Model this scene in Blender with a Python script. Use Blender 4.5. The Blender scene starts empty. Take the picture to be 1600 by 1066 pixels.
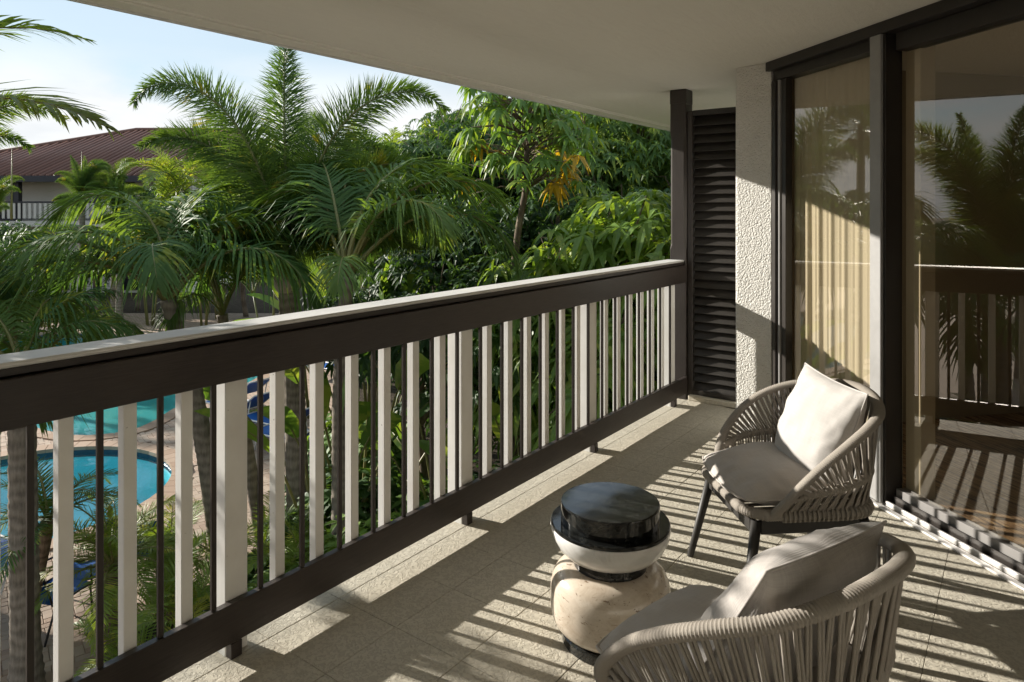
import bpy, math, random
from mathutils import Vector, Matrix, noise

# ------------------------------------------------------------------ camera, sky, sun, exposure
SC = bpy.context.scene
COL = SC.collection
R = math.radians
CAM_Z = 1.48
YAW = R(36.5)
F = 1080.0                      # focal length in 1600-px units
HOR = 326.0                     # horizon row
cam_d = bpy.data.cameras.new('camera')
cam = bpy.data.objects.new('camera', cam_d)
COL.objects.link(cam)
cam.location = (0, 0, CAM_Z)
cam.rotation_euler = (R(90), 0, YAW)
cam_d.sensor_width = 36
cam_d.lens = F / 1600 * 36
cam_d.shift_y = -(533 - HOR) / 1600
cam_d.clip_start = 0.05
cam_d.clip_end = 2000
SC.camera = cam
SUN_EL = R(20.5)
SUN_A = R(10)                   # light travels along (cos A, sin A) in plan
SUN_STRENGTH = 2.0
SKY_STRENGTH = 0.06
EXPOSURE = 2.3
CLOUD_X, CLOUD_Y = 0.0, 1.5     # drift of the cloud field

world = bpy.data.worlds.new('World')
SC.world = world
world.use_nodes = True
wn = world.node_tree.nodes
wl = world.node_tree.links
for n in list(wn):
    wn.remove(n)
wo = wn.new('ShaderNodeOutputWorld')
bg = wn.new('ShaderNodeBackground')
bg.inputs['Strength'].default_value = SKY_STRENGTH
sky = wn.new('ShaderNodeTexSky')
sky.sky_type = 'NISHITA'
sky.sun_disc = False
sky.sun_elevation = SUN_EL
sky.sun_rotation = math.atan2(-math.cos(SUN_A), -math.sin(SUN_A))
sky.air_density = 1.25
sky.dust_density = 0.0
sky.ozone_density = 2.5
tc = wn.new('ShaderNodeTexCoord')
sep = wn.new('ShaderNodeSeparateXYZ')
wl.new(tc.outputs['Generated'], sep.inputs[0])
mz = wn.new('ShaderNodeMath'); mz.operation = 'MAXIMUM'; mz.inputs[1].default_value = 0.0
wl.new(sep.outputs['Z'], mz.inputs[0])
az = wn.new('ShaderNodeMath'); az.operation = 'ADD'; az.inputs[1].default_value = 0.22
wl.new(mz.outputs[0], az.inputs[0])
dx = wn.new('ShaderNodeMath'); dx.operation = 'DIVIDE'
dy = wn.new('ShaderNodeMath'); dy.operation = 'DIVIDE'
wl.new(sep.outputs['X'], dx.inputs[0]); wl.new(az.outputs[0], dx.inputs[1])
wl.new(sep.outputs['Y'], dy.inputs[0]); wl.new(az.outputs[0], dy.inputs[1])
cb = wn.new('ShaderNodeCombineXYZ')
wl.new(dx.outputs[0], cb.inputs[0]); wl.new(dy.outputs[0], cb.inputs[1])
nz = wn.new('ShaderNodeTexNoise')
nz.inputs['Scale'].default_value = 0.8
nz.inputs['Detail'].default_value = 8
nz.inputs['Roughness'].default_value = 0.55
cmap = wn.new('ShaderNodeMapping')
cmap.inputs['Location'].default_value = (CLOUD_X, CLOUD_Y, 0)
wl.new(cb.outputs[0], cmap.inputs['Vector'])
wl.new(cmap.outputs[0], nz.inputs['Vector'])
rp = wn.new('ShaderNodeValToRGB')
rp.color_ramp.elements[0].position = 0.36
rp.color_ramp.elements[1].position = 0.47
wl.new(nz.outputs['Fac'], rp.inputs[0])
# cloud banks sit low in the sky
low = wn.new('ShaderNodeMapRange')
low.inputs['From Min'].default_value = 0.13
low.inputs['From Max'].default_value = 0.21
low.inputs['To Min'].default_value = 1.0
low.inputs['To Max'].default_value = 0.06
wl.new(sep.outputs['Z'], low.inputs['Value'])
mulc = wn.new('ShaderNodeMath'); mulc.operation = 'MULTIPLY'
wl.new(rp.outputs['Color'], mulc.inputs[0]); wl.new(low.outputs[0], mulc.inputs[1])
nz2 = wn.new('ShaderNodeTexNoise')
nz2.inputs['Scale'].default_value = 2.2
nz2.inputs['Detail'].default_value = 6
wl.new(cb.outputs[0], nz2.inputs['Vector'])
crp = wn.new('ShaderNodeValToRGB')
crp.color_ramp.elements[0].position = 0.3
crp.color_ramp.elements[0].color = (2.95, 3.08, 3.2, 1)
crp.color_ramp.elements[1].position = 0.7
crp.color_ramp.elements[1].color = (3.8, 3.82, 3.8, 1)
wl.new(nz2.outputs['Fac'], crp.inputs[0])
mixc = wn.new('ShaderNodeMixRGB')
wl.new(mulc.outputs[0], mixc.inputs['Fac'])
hazy = wn.new('ShaderNodeMixRGB')                # thin high haze over the whole sky
hazy.inputs['Fac'].default_value = 0.78
hazy.inputs['Color2'].default_value = (2.12, 2.58, 2.98, 1)
tint = wn.new('ShaderNodeMixRGB'); tint.blend_type = 'MULTIPLY'; tint.inputs['Fac'].default_value = 1.0
tint.inputs['Color2'].default_value = (0.86, 0.74, 0.67, 1)
wl.new(sky.outputs[0], tint.inputs['Color1'])
wl.new(tint.outputs[0], hazy.inputs['Color1'])
wl.new(hazy.outputs[0], mixc.inputs['Color1'])
wl.new(crp.outputs[0], mixc.inputs['Color2'])
wl.new(mixc.outputs[0], bg.inputs['Color'])
wl.new(bg.outputs[0], wo.inputs[0])

sun_d = bpy.data.lights.new('sun', 'SUN')
sun_d.energy = SUN_STRENGTH
sun_d.angle = R(0.5)
sun_d.color = (1.0, 0.94, 0.84)
sun_o = bpy.data.objects.new('sun', sun_d)
COL.objects.link(sun_o)
ldir = Vector((math.cos(SUN_A) * math.cos(SUN_EL), math.sin(SUN_A) * math.cos(SUN_EL), -math.sin(SUN_EL)))
sun_o.rotation_euler = ldir.to_track_quat('-Z', 'Y').to_euler()
sun_o.location = (-20, -4, 12)

vs = SC.view_settings
vs.view_transform = 'Standard'
vs.look = 'None'
vs.exposure = EXPOSURE
vs.gamma = 1.0
vs.use_curve_mapping = False
SC.render.engine = 'CYCLES'
SC.cycles.max_bounces = 7
SC.cycles.diffuse_bounces = 5
SC.cycles.glossy_bounces = 3
SC.cycles.transmission_bounces = 4
SC.cycles.transparent_max_bounces = 8
SC.cycles.caustics_reflective = False
SC.cycles.caustics_refractive = False
SC.cycles.use_denoising = True
SC.cycles.sample_clamp_indirect = 6

CY, SY = math.cos(YAW), math.sin(YAW)


def ground_xy(px, Z):
    """plan position of a bearing (in 1600-px columns) at distance Z from the balcony's near end"""
    lat = (px - 800) / F * Z
    return (lat * CY - Z * SY, lat * SY + Z * CY)


def at(px, py, Z):
    x, y = ground_xy(px, Z)
    return Vector((x, y, CAM_Z - (py - HOR) / F * Z))


def latz(lat, Z, z=0.0):
    return Vector((lat * CY - Z * SY, lat * SY + Z * CY, z))


# ------------------------------------------------------------------ materials
MATS = {}


def newmat(name):
    m = bpy.data.materials.new(name)
    m.use_nodes = True
    nt = m.node_tree
    for n in list(nt.nodes):
        nt.nodes.remove(n)
    out = nt.nodes.new('ShaderNodeOutputMaterial')
    MATS[name] = m
    return m, nt, out


def texco(nt, space='Object', scale=(1, 1, 1), rot=(0, 0, 0)):
    t = nt.nodes.new('ShaderNodeTexCoord')
    mp = nt.nodes.new('ShaderNodeMapping')
    mp.inputs['Scale'].default_value = scale
    mp.inputs['Rotation'].default_value = rot
    nt.links.new(t.outputs[space], mp.inputs['Vector'])
    return mp.outputs[0]


def noise_node(nt, vec, scale, detail=5, rough=0.55, dist=0.0):
    n = nt.nodes.new('ShaderNodeTexNoise')
    n.inputs['Scale'].default_value = scale
    n.inputs['Detail'].default_value = detail
    n.inputs['Roughness'].default_value = rough
    n.inputs['Distortion'].default_value = dist
    if vec is not None:
        nt.links.new(vec, n.inputs['Vector'])
    return n.outputs['Fac']


def ramp(nt, fac, stops):
    r = nt.nodes.new('ShaderNodeValToRGB')
    el = r.color_ramp.elements
    while len(el) < len(stops):
        el.new(0.5)
    for e, (p, c) in zip(el, stops):
        e.position = p
        e.color = (*c, 1) if len(c) == 3 else c
    nt.links.new(fac, r.inputs[0])
    return r.outputs['Color']


def mixrgb(nt, fac, a, b, mode='MIX'):
    m = nt.nodes.new('ShaderNodeMixRGB')
    m.blend_type = mode
    for sock, v in ((m.inputs['Fac'], fac), (m.inputs['Color1'], a), (m.inputs['Color2'], b)):
        if isinstance(v, (int, float)):
            sock.default_value = v
        elif isinstance(v, tuple):
            sock.default_value = (*v, 1)
        else:
            nt.links.new(v, sock)
    return m.outputs[0]


def math_node(nt, op, a, b=0.0):
    m = nt.nodes.new('ShaderNodeMath')
    m.operation = op
    for sock, v in ((m.inputs[0], a), (m.inputs[1], b)):
        if isinstance(v, (int, float)):
            sock.default_value = v
        else:
            nt.links.new(v, sock)
    return m.outputs[0]


def bump(nt, h, strength=0.3, dist=0.01):
    b = nt.nodes.new('ShaderNodeBump')
    b.inputs['Strength'].default_value = strength
    b.inputs['Distance'].default_value = dist
    nt.links.new(h, b.inputs['Height'])
    return b.outputs[0]


def principled(nt, out, col, rough=0.5, spec=0.5, metal=0.0, normal=None, coat=0.0):
    p = nt.nodes.new('ShaderNodeBsdfPrincipled')
    if isinstance(col, tuple):
        p.inputs['Base Color'].default_value = (*col, 1)
    else:
        nt.links.new(col, p.inputs['Base Color'])
    if isinstance(rough, (int, float)):
        p.inputs['Roughness'].default_value = rough
    else:
        nt.links.new(rough, p.inputs['Roughness'])
    p.inputs['Specular IOR Level'].default_value = spec
    p.inputs['Metallic'].default_value = metal
    p.inputs['Coat Weight'].default_value = coat
    if normal is not None:
        nt.links.new(normal, p.inputs['Normal'])
    if out is not None:
        nt.links.new(p.outputs[0], out.inputs[0])
    return p


def paint(name, c1, c2, rough=0.45, grain=(3, 3, 40), gscale=1.0, bstr=0.15, space='Object'):
    m, nt, out = newmat(name)
    v = texco(nt, space, grain)
    g = noise_node(nt, v, 6 * gscale, 6, 0.6, 0.4)
    v2 = texco(nt, space)
    d = noise_node(nt, v2, 2.3, 4)
    col = mixrgb(nt, ramp(nt, math_node(nt, 'ADD', math_node(nt, 'MULTIPLY', g, 0.5), math_node(nt, 'MULTIPLY', d, 0.5)),
                          [(0.35, (0, 0, 0)), (0.65, (1, 1, 1))]), c1, c2)
    rg = math_node(nt, 'ADD', math_node(nt, 'MULTIPLY', d, 0.3), rough - 0.15)
    principled(nt, out, col, rg, 0.4, normal=bump(nt, g, bstr, 0.003))
    return m


# dark brown stained timber (grain along Y for rails, along Z for uprights)
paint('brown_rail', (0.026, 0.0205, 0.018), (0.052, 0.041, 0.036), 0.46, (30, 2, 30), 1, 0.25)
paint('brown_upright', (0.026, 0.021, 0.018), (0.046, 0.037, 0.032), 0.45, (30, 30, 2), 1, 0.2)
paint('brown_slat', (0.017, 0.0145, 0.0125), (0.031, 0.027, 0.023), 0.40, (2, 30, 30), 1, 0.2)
paint('cap_paint', (0.58, 0.575, 0.56), (0.70, 0.695, 0.68), 0.5, (30, 2, 30), 1, 0.2)
paint('bronze_metal', (0.024, 0.020, 0.0175), (0.030, 0.025, 0.022), 0.38, (3, 3, 3), 1, 0.05)
paint('grey_mullion', (0.25, 0.245, 0.24), (0.30, 0.295, 0.29), 0.42, (3, 3, 3), 1, 0.05)

# white painted balusters with worn spots
m, nt, out = newmat('white_paint')
v = texco(nt, 'Object')
info = nt.nodes.new('ShaderNodeObjectInfo')
voff = nt.nodes.new('ShaderNodeVectorMath'); voff.operation = 'ADD'
nt.links.new(v, voff.inputs[0]); nt.links.new(info.outputs['Location'], voff.inputs[1])
st = nt.nodes.new('ShaderNodeMapping'); st.inputs['Scale'].default_value = (40, 40, 3)
nt.links.new(voff.outputs[0], st.inputs[0])
gr = noise_node(nt, st.outputs[0], 1.6, 6, 0.6)
sp = noise_node(nt, voff.outputs[0], 34, 4, 0.7)
dirt = noise_node(nt, voff.outputs[0], 5, 5, 0.6)
col = mixrgb(nt, ramp(nt, dirt, [(0.35, (0, 0, 0)), (0.75, (1, 1, 1))]), (0.82, 0.81, 0.78), (0.72, 0.70, 0.66))
col = mixrgb(nt, ramp(nt, sp, [(0.70, (0, 0, 0)), (0.74, (1, 1, 1))]), col, (0.30, 0.27, 0.23))
principled(nt, out, col, 0.5, 0.4, normal=bump(nt, gr, 0.25, 0.002))

# soffit: trowelled cream render with fine streaks
m, nt, out = newmat('soffit')
v = texco(nt, 'Object', (14, 2.2, 1))
s1 = noise_node(nt, v, 2.5, 8, 0.65, 0.6)
s2 = noise_node(nt, texco(nt), 0.7, 4)
s3 = noise_node(nt, texco(nt, 'Object', (50, 9, 1)), 2.5, 6, 0.7, 0.4)
col = mixrgb(nt, s2, (0.82, 0.80, 0.735), (0.88, 0.86, 0.80))
col = mixrgb(nt, math_node(nt, 'MULTIPLY', s1, 0.6), col, (0.74, 0.72, 0.655))
hh = math_node(nt, 'ADD', s1, math_node(nt, 'MULTIPLY', s3, 0.5))
principled(nt, out, col, 0.85, 0.2, normal=bump(nt, hh, 0.9, 0.008))

# rough stucco
m, nt, out = newmat('stucco')
v = texco(nt)
vo = nt.nodes.new('ShaderNodeTexVoronoi')
vo.inputs['Scale'].default_value = 95
dn = nt.nodes.new('ShaderNodeTexNoise'); dn.inputs['Scale'].default_value = 40
nt.links.new(v, dn.inputs['Vector'])
dv = nt.nodes.new('ShaderNodeVectorMath'); dv.operation = 'MULTIPLY_ADD'
nt.links.new(dn.outputs['Color'], dv.inputs[0]); dv.inputs[1].default_value = (0.02, 0.02, 0.02)
nt.links.new(v, dv.inputs[2])
nt.links.new(dv.outputs[0], vo.inputs['Vector'])
n2 = noise_node(nt, v, 70, 5, 0.6)
h = math_node(nt, 'ADD', math_node(nt, 'MULTIPLY', vo.outputs['Distance'], -0.7), n2)
col = mixrgb(nt, noise_node(nt, v, 3, 4), (0.66, 0.645, 0.60), (0.74, 0.725, 0.69))
principled(nt, out, col, 0.9, 0.15, normal=bump(nt, h, 1.0, 0.012))

# balcony deck coating: knock-down texture
m, nt, out = newmat('deck_coating')
v = texco(nt, 'Object')
info = nt.nodes.new('ShaderNodeObjectInfo')
va = nt.nodes.new('ShaderNodeVectorMath'); va.operation = 'ADD'
nt.links.new(v, va.inputs[0]); nt.links.new(info.outputs['Location'], va.inputs[1])
v = va.outputs[0]
n1 = noise_node(nt, v, 58, 3, 0.55, 1.2)
kd = ramp(nt, n1, [(0.44, (0, 0, 0)), (0.53, (1, 1, 1))])
n2 = noise_node(nt, v, 160, 4, 0.6)
n3 = noise_node(nt, v, 2.2, 5)
n4 = noise_node(nt, v, 9, 5, 0.65)
col = mixrgb(nt, ramp(nt, n3, [(0.3, (0, 0, 0)), (0.7, (1, 1, 1))]), (0.50, 0.46, 0.375), (0.58, 0.54, 0.45))
col = mixrgb(nt, math_node(nt, 'MULTIPLY', math_node(nt, 'SUBTRACT', 1.0, kd), 0.38), col, (0.32, 0.29, 0.235))
col = mixrgb(nt, ramp(nt, n4, [(0.55, (0, 0, 0)), (0.8, (0.5, 0.5, 0.5))]), col, (0.34, 0.30, 0.235))
hh = math_node(nt, 'ADD', kd, math_node(nt, 'MULTIPLY', n2, 0.35))
principled(nt, out, col, 0.75, 0.25, normal=bump(nt, hh, 0.7, 0.0032))

m, nt, out = newmat('joint')
principled(nt, out, mixrgb(nt, noise_node(nt, texco(nt), 8), (0.34, 0.31, 0.25), (0.44, 0.41, 0.335)), 0.9, 0.2)

# rope, woven fabric
m, nt, out = newmat('rope')
v = texco(nt)
info = nt.nodes.new('ShaderNodeObjectInfo')
a = noise_node(nt, v, 260, 3, 0.6)
b = noise_node(nt, v, 14, 4)
col = mixrgb(nt, b, (0.265, 0.237, 0.205), (0.35, 0.32, 0.28))
col = mixrgb(nt, math_node(nt, 'MULTIPLY', a, 0.4), col, (0.20, 0.17, 0.14))
principled(nt, out, col, 0.8, 0.25, normal=bump(nt, a, 0.4, 0.002))


def fabric(name, c1, c2, sc=520):
    m, nt, out = newmat(name)
    w1 = nt.nodes.new('ShaderNodeTexWave'); w1.inputs['Scale'].default_value = sc / 6.28
    w2 = nt.nodes.new('ShaderNodeTexWave'); w2.inputs['Scale'].default_value = sc / 6.28
    w2.bands_direction = 'Y'
    uv = texco(nt, 'UV')
    for w in (w1, w2):
        w.inputs['Distortion'].default_value = 2.5
        w.inputs['Detail'].default_value = 2
        nt.links.new(uv, w.inputs['Vector'])
    wv = math_node(nt, 'ADD', w1.outputs['Fac'], w2.outputs['Fac'])
    slub = noise_node(nt, texco(nt, 'UV', (6, 120, 1)), 1.0, 4, 0.6)
    slub2 = noise_node(nt, texco(nt, 'UV', (120, 6, 1)), 1.0, 4, 0.6)
    sl = math_node(nt, 'MULTIPLY', math_node(nt, 'ADD', slub, slub2), 0.5)
    col = mixrgb(nt, ramp(nt, sl, [(0.35, (0, 0, 0)), (0.65, (1, 1, 1))]), c1, c2)
    col = mixrgb(nt, math_node(nt, 'MULTIPLY', math_node(nt, 'SUBTRACT', 2.0, wv), 0.11), col, (0.25, 0.22, 0.2))
    wr = noise_node(nt, texco(nt), 13, 3, 0.5, 0.6)
    hh = math_node(nt, 'ADD', math_node(nt, 'MULTIPLY', wv, 0.12), math_node(nt, 'MULTIPLY', wr, 2.0))
    p = principled(nt, out, col, 0.9, 0.15, normal=bump(nt, hh, 0.35, 0.006))
    p.inputs['Sheen Weight'].default_value = 0.2
    return m


fabric('cushion_fabric', (0.46, 0.42, 0.385), (0.54, 0.50, 0.465))
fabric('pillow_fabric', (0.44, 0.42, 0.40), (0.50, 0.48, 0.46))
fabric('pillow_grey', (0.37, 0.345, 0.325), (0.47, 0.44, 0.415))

# stones of the side table
m, nt, out = newmat('travertine')
v = texco(nt)
vs1 = noise_node(nt, texco(nt, 'Object', (1, 1, 1.6)), 13, 9, 0.72, 0.8)
col = ramp(nt, vs1, [(0.28, (0.46, 0.37, 0.285)), (0.42, (0.56, 0.475, 0.38)), (0.55, (0.64, 0.56, 0.465)), (0.66, (0.57, 0.485, 0.39)), (0.8, (0.61, 0.53, 0.435))])
pits = noise_node(nt, texco(nt, 'Object', (1, 1, 1.8)), 38, 7, 0.75, 0.5)
pm = ramp(nt, pits, [(0.59, (0, 0, 0)), (0.64, (1, 1, 1))])
col = mixrgb(nt, pm, col, (0.20, 0.13, 0.085))
principled(nt, out, col, 0.22, 0.5, normal=bump(nt, pm, -0.2, 0.002), coat=0.25)

m, nt, out = newmat('black_marble')
v = texco(nt)
vn = noise_node(nt, texco(nt, 'Object', (1, 1, 1), (0.2, 0.3, 0.6)), 5, 10, 0.75, 2.2)
col = ramp(nt, vn, [(0.46, (0.006, 0.0065, 0.0065)), (0.52, (0.025, 0.027, 0.026)), (0.56, (0.008, 0.008, 0.008)), (0.75, (0.014, 0.015, 0.014))])
rg = ramp(nt, noise_node(nt, v, 11, 6), [(0.3, (0.05, 0.05, 0.05)), (0.8, (0.16, 0.16, 0.16))])
principled(nt, out, col, rg, 0.6)

m, nt, out = newmat('white_marble')
vn = noise_node(nt, texco(nt), 5, 9, 0.7, 1.8)
col = ramp(nt, vn, [(0.3, (0.74, 0.72, 0.69)), (0.5, (0.82, 0.81, 0.79)), (0.62, (0.70, 0.68, 0.66)), (0.8, (0.82, 0.81, 0.79))])
principled(nt, out, col, 0.16, 0.5, coat=0.3)

# glazing
m, nt, out = newmat('glass')
lw = nt.nodes.new('ShaderNodeLayerWeight'); lw.inputs['Blend'].default_value = 0.5
tr = nt.nodes.new('ShaderNodeBsdfTransparent'); tr.inputs[0].default_value = (0.80, 0.77, 0.70, 1)
gl = nt.nodes.new('ShaderNodeBsdfGlossy'); gl.inputs['Roughness'].default_value = 0.0
gl.inputs[0].default_value = (1, 0.96, 0.9, 1)
mx = nt.nodes.new('ShaderNodeMixShader')
# two surfaces of the pane reflect one after the other
dbl = math_node(nt, 'ADD', math_node(nt, 'MULTIPLY', math_node(nt, 'POWER', lw.outputs['Facing'], 4.0), 0.86), 0.135)
nt.links.new(dbl, mx.inputs[0]); nt.links.new(tr.outputs[0], mx.inputs[1]); nt.links.new(gl.outputs[0], mx.inputs[2])
nt.links.new(mx.outputs[0], out.inputs[0])

m, nt, out = newmat('curtain')
v = texco(nt, 'Object', (400, 400, 60))
n1 = noise_node(nt, v, 1.0, 3)
col = mixrgb(nt, n1, (0.78, 0.71, 0.57), (0.86, 0.80, 0.67))
d = nt.nodes.new('ShaderNodeBsdfDiffuse'); nt.links.new(col, d.inputs[0])
t = nt.nodes.new('ShaderNodeBsdfTranslucent'); nt.links.new(col, t.inputs[0])
mx = nt.nodes.new('ShaderNodeMixShader'); mx.inputs[0].default_value = 0.3
nt.links.new(d.outputs[0], mx.inputs[1]); nt.links.new(t.outputs[0], mx.inputs[2])
nt.links.new(mx.outputs[0], out.inputs[0])

m, nt, out = newmat('room_wall')
principled(nt, out, mixrgb(nt, noise_node(nt, texco(nt), 2), (0.33, 0.28, 0.20), (0.38, 0.33, 0.25)), 0.8, 0.2)
m, nt, out = newmat('lining')
principled(nt, out, mixrgb(nt, noise_node(nt, texco(nt), 3), (0.50, 0.43, 0.32), (0.56, 0.49, 0.37)), 0.7, 0.3)
m, nt, out = newmat('carpet')
v = texco(nt, 'Object', (2.0, 26, 1))
n1 = noise_node(nt, v, 2.0, 6, 0.7, 0.6)
col = ramp(nt, n1, [(0.38, (0.06, 0.04, 0.03)), (0.5, (0.30, 0.19, 0.11)), (0.62, (0.46, 0.33, 0.19)), (0.75, (0.16, 0.09, 0.05))])
principled(nt, out, col, 0.9, 0.1, normal=bump(nt, noise_node(nt, texco(nt), 200), 0.5, 0.01))
m, nt, out = newmat('aluminium')
principled(nt, out, mixrgb(nt, noise_node(nt, texco(nt, 'Object', (2, 60, 2)), 3), (0.62, 0.60, 0.58), (0.74, 0.72, 0.70)), 0.4, 0.5, 0.35)
m, nt, out = newmat('sill_grey')
principled(nt, out, mixrgb(nt, noise_node(nt, texco(nt), 6), (0.20, 0.19, 0.185), (0.25, 0.24, 0.23)), 0.55, 0.4)


def leafmat(name, c1, c2, c3=None, trans=0.35, rough=0.38, yellow=0.0, spec=0.35, nscale=1.3):
    """leaf: gloss on top, light passing through; colour drifts between c1 and c2 from plant to plant and patch to patch"""
    m, nt, out = newmat(name)
    info = nt.nodes.new('ShaderNodeObjectInfo')
    geo = nt.nodes.new('ShaderNodeNewGeometry')
    n1 = noise_node(nt, geo.outputs['Position'], nscale, 6, 0.75)
    rnd = math_node(nt, 'ADD', math_node(nt, 'MULTIPLY', info.outputs['Random'], 0.35), math_node(nt, 'MULTIPLY', n1, 0.65))
    col = mixrgb(nt, ramp(nt, rnd, [(0.33, (0, 0, 0)), (0.67, (1, 1, 1))]), c1, c2)
    if c3 is not None:
        n3 = noise_node(nt, geo.outputs['Position'], 2.6, 3, 0.6)
        col = mixrgb(nt, ramp(nt, n3, [(1.0 - yellow - 0.06, (0, 0, 0)), (1.0 - yellow, (1, 1, 1))]), col, c3)
    p = principled(nt, None, col, rough, spec)
    t = nt.nodes.new('ShaderNodeBsdfTranslucent')
    tcol = mixrgb(nt, 1.0, col, (1.5, 1.35, 0.45), 'MULTIPLY')
    nt.links.new(tcol, t.inputs[0])
    mx = nt.nodes.new('ShaderNodeMixShader'); mx.inputs[0].default_value = trans
    nt.links.new(p.outputs[0], mx.inputs[1]); nt.links.new(t.outputs[0], mx.inputs[2])
    nt.links.new(mx.outputs[0], out.inputs[0])
    return m


leafmat('leaf_foxtail', (0.066, 0.135, 0.035), (0.154, 0.238, 0.048), (0.346, 0.317, 0.048), 0.38, 0.46, 0.31)
leafmat('leaf_foxtail_yellow', (0.154, 0.171, 0.030), (0.297, 0.262, 0.043), None, 0.4, 0.4)
leafmat('leaf_coconut', (0.066, 0.140, 0.044), (0.145, 0.235, 0.062), (0.27, 0.31, 0.055), 0.44, 0.56, 0.35, 0.28)
leafmat('leaf_areca', (0.134, 0.215, 0.040), (0.227, 0.317, 0.056), (0.373, 0.381, 0.063), 0.45, 0.48, 0.36)
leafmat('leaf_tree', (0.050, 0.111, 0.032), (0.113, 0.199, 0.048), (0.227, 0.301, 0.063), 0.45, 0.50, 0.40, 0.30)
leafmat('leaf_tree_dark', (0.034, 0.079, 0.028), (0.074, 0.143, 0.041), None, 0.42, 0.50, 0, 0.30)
leafmat('leaf_broad', (0.101, 0.199, 0.044), (0.173, 0.285, 0.057), (0.266, 0.349, 0.079), 0.45, 0.42, 0.40, 0.40)
leafmat('leaf_yellow', (0.42, 0.27, 0.025), (0.55, 0.36, 0.04), None, 0.45, 0.35)
leafmat('leaf_shrub', (0.080, 0.167, 0.038), (0.173, 0.277, 0.056), (0.266, 0.349, 0.079), 0.40, 0.50, 0.30)
leafmat('leaf_far', (0.053, 0.104, 0.041), (0.113, 0.174, 0.056), (0.200, 0.238, 0.063), 0.3, 0.45, 0.38)
leafmat('petiole', (0.16, 0.17, 0.06), (0.24, 0.22, 0.08), None, 0.1, 0.4)


def barkmat(name, c1, c2, ringscale, bstr=0.8):
    m, nt, out = newmat(name)
    w = nt.nodes.new('ShaderNodeTexWave')
    w.bands_direction = 'Z'
    w.inputs['Scale'].default_value = ringscale
    w.inputs['Distortion'].default_value = 5.0
    w.inputs['Detail'].default_value = 3
    w.inputs['Detail Scale'].default_value = 2
    v = texco(nt)
    nt.links.new(v, w.inputs['Vector'])
    n1 = noise_node(nt, texco(nt, 'Object', (18, 18, 3)), 2, 6, 0.65)
    f = math_node(nt, 'ADD', math_node(nt, 'MULTIPLY', w.outputs['Fac'], 0.22), math_node(nt, 'MULTIPLY', n1, 0.85))
    col = mixrgb(nt, ramp(nt, f, [(0.3, (0, 0, 0)), (0.75, (1, 1, 1))]), c1, c2)
    principled(nt, out, col, 0.85, 0.2, normal=bump(nt, f, bstr, 0.012))
    return m


barkmat('palm_bark', (0.12, 0.10, 0.078), (0.27, 0.235, 0.19), 2.6)
barkmat('palm_bark_brown', (0.075, 0.05, 0.032), (0.23, 0.165, 0.115), 4.0)
barkmat('tree_bark', (0.07, 0.052, 0.037), (0.22, 0.17, 0.125), 0.6, 0.6)
m, nt, out = newmat('crownshaft')
n1 = noise_node(nt, texco(nt, 'Object', (14, 14, 1.5)), 2, 6, 0.6, 0.8)
col = ramp(nt, n1, [(0.3, (0.16, 0.13, 0.10)), (0.5, (0.36, 0.31, 0.25)), (0.7, (0.42, 0.36, 0.30))])
principled(nt, out, col, 0.6, 0.3, normal=bump(nt, n1, 0.3, 0.01))

# ground, paving, pool
m, nt, out = newmat('soil')
v = texco(nt)
n1 = noise_node(nt, v, 6, 8, 0.7)
col = ramp(nt, n1, [(0.3, (0.025, 0.019, 0.013)), (0.6, (0.07, 0.055, 0.038)), (0.75, (0.055, 0.07, 0.025))])
principled(nt, out, col, 0.95, 0.1, normal=bump(nt, n1, 0.9, 0.05))


def pavermat(name, per_object):
    m, nt, out = newmat(name)
    geo = nt.nodes.new('ShaderNodeNewGeometry')
    n1 = noise_node(nt, geo.outputs['Position'], 60, 4, 0.7)
    n2 = noise_node(nt, geo.outputs['Position'], 0.7, 4, 0.6)
    if per_object:
        info = nt.nodes.new('ShaderNodeObjectInfo')
        rnd = info.outputs['Random']
    else:
        rnd = geo.outputs['Random Per Island']
    col = ramp(nt, rnd, [(0.0, (0.33, 0.235, 0.175)), (0.35, (0.42, 0.31, 0.24)), (0.7, (0.47, 0.37, 0.29)), (1.0, (0.38, 0.295, 0.235))])
    col = mixrgb(nt, math_node(nt, 'MULTIPLY', n1, 0.35), col, (0.25, 0.19, 0.145))
    col = mixrgb(nt, ramp(nt, n2, [(0.5, (0, 0, 0)), (0.9, (0.5, 0.5, 0.5))]), col, (0.28, 0.235, 0.19))
    principled(nt, out, col, 0.85, 0.2, normal=bump(nt, n1, 0.4, 0.003))
    return m


pavermat('paver', True)
pavermat('paver_mass', False)
# distant paving: running bond in the material, far past where single pavers can be told apart
m, nt, out = newmat('paving_far')
br = nt.nodes.new('ShaderNodeTexBrick')
br.inputs['Scale'].default_value = 1.0
br.inputs['Brick Width'].default_value = 0.2
br.inputs['Row Height'].default_value = 0.1
br.inputs['Mortar Size'].default_value = 0.004
br.inputs['Color1'].default_value = (0.45, 0.34, 0.265, 1)
br.inputs['Color2'].default_value = (0.36, 0.265, 0.20, 1)
br.inputs['Mortar'].default_value = (0.17, 0.135, 0.105, 1)
nt.links.new(texco(nt, 'Object', (1, 1, 1), (0, 0, R(20))), br.inputs['Vector'])
n2 = noise_node(nt, texco(nt), 0.6, 5, 0.6)
col = mixrgb(nt, ramp(nt, n2, [(0.45, (0, 0, 0)), (0.9, (0.5, 0.5, 0.5))]), br.outputs['Color'], (0.26, 0.215, 0.17))
principled(nt, out, col, 0.85, 0.2, normal=bump(nt, br.outputs['Fac'], -0.4, 0.004))

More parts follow.
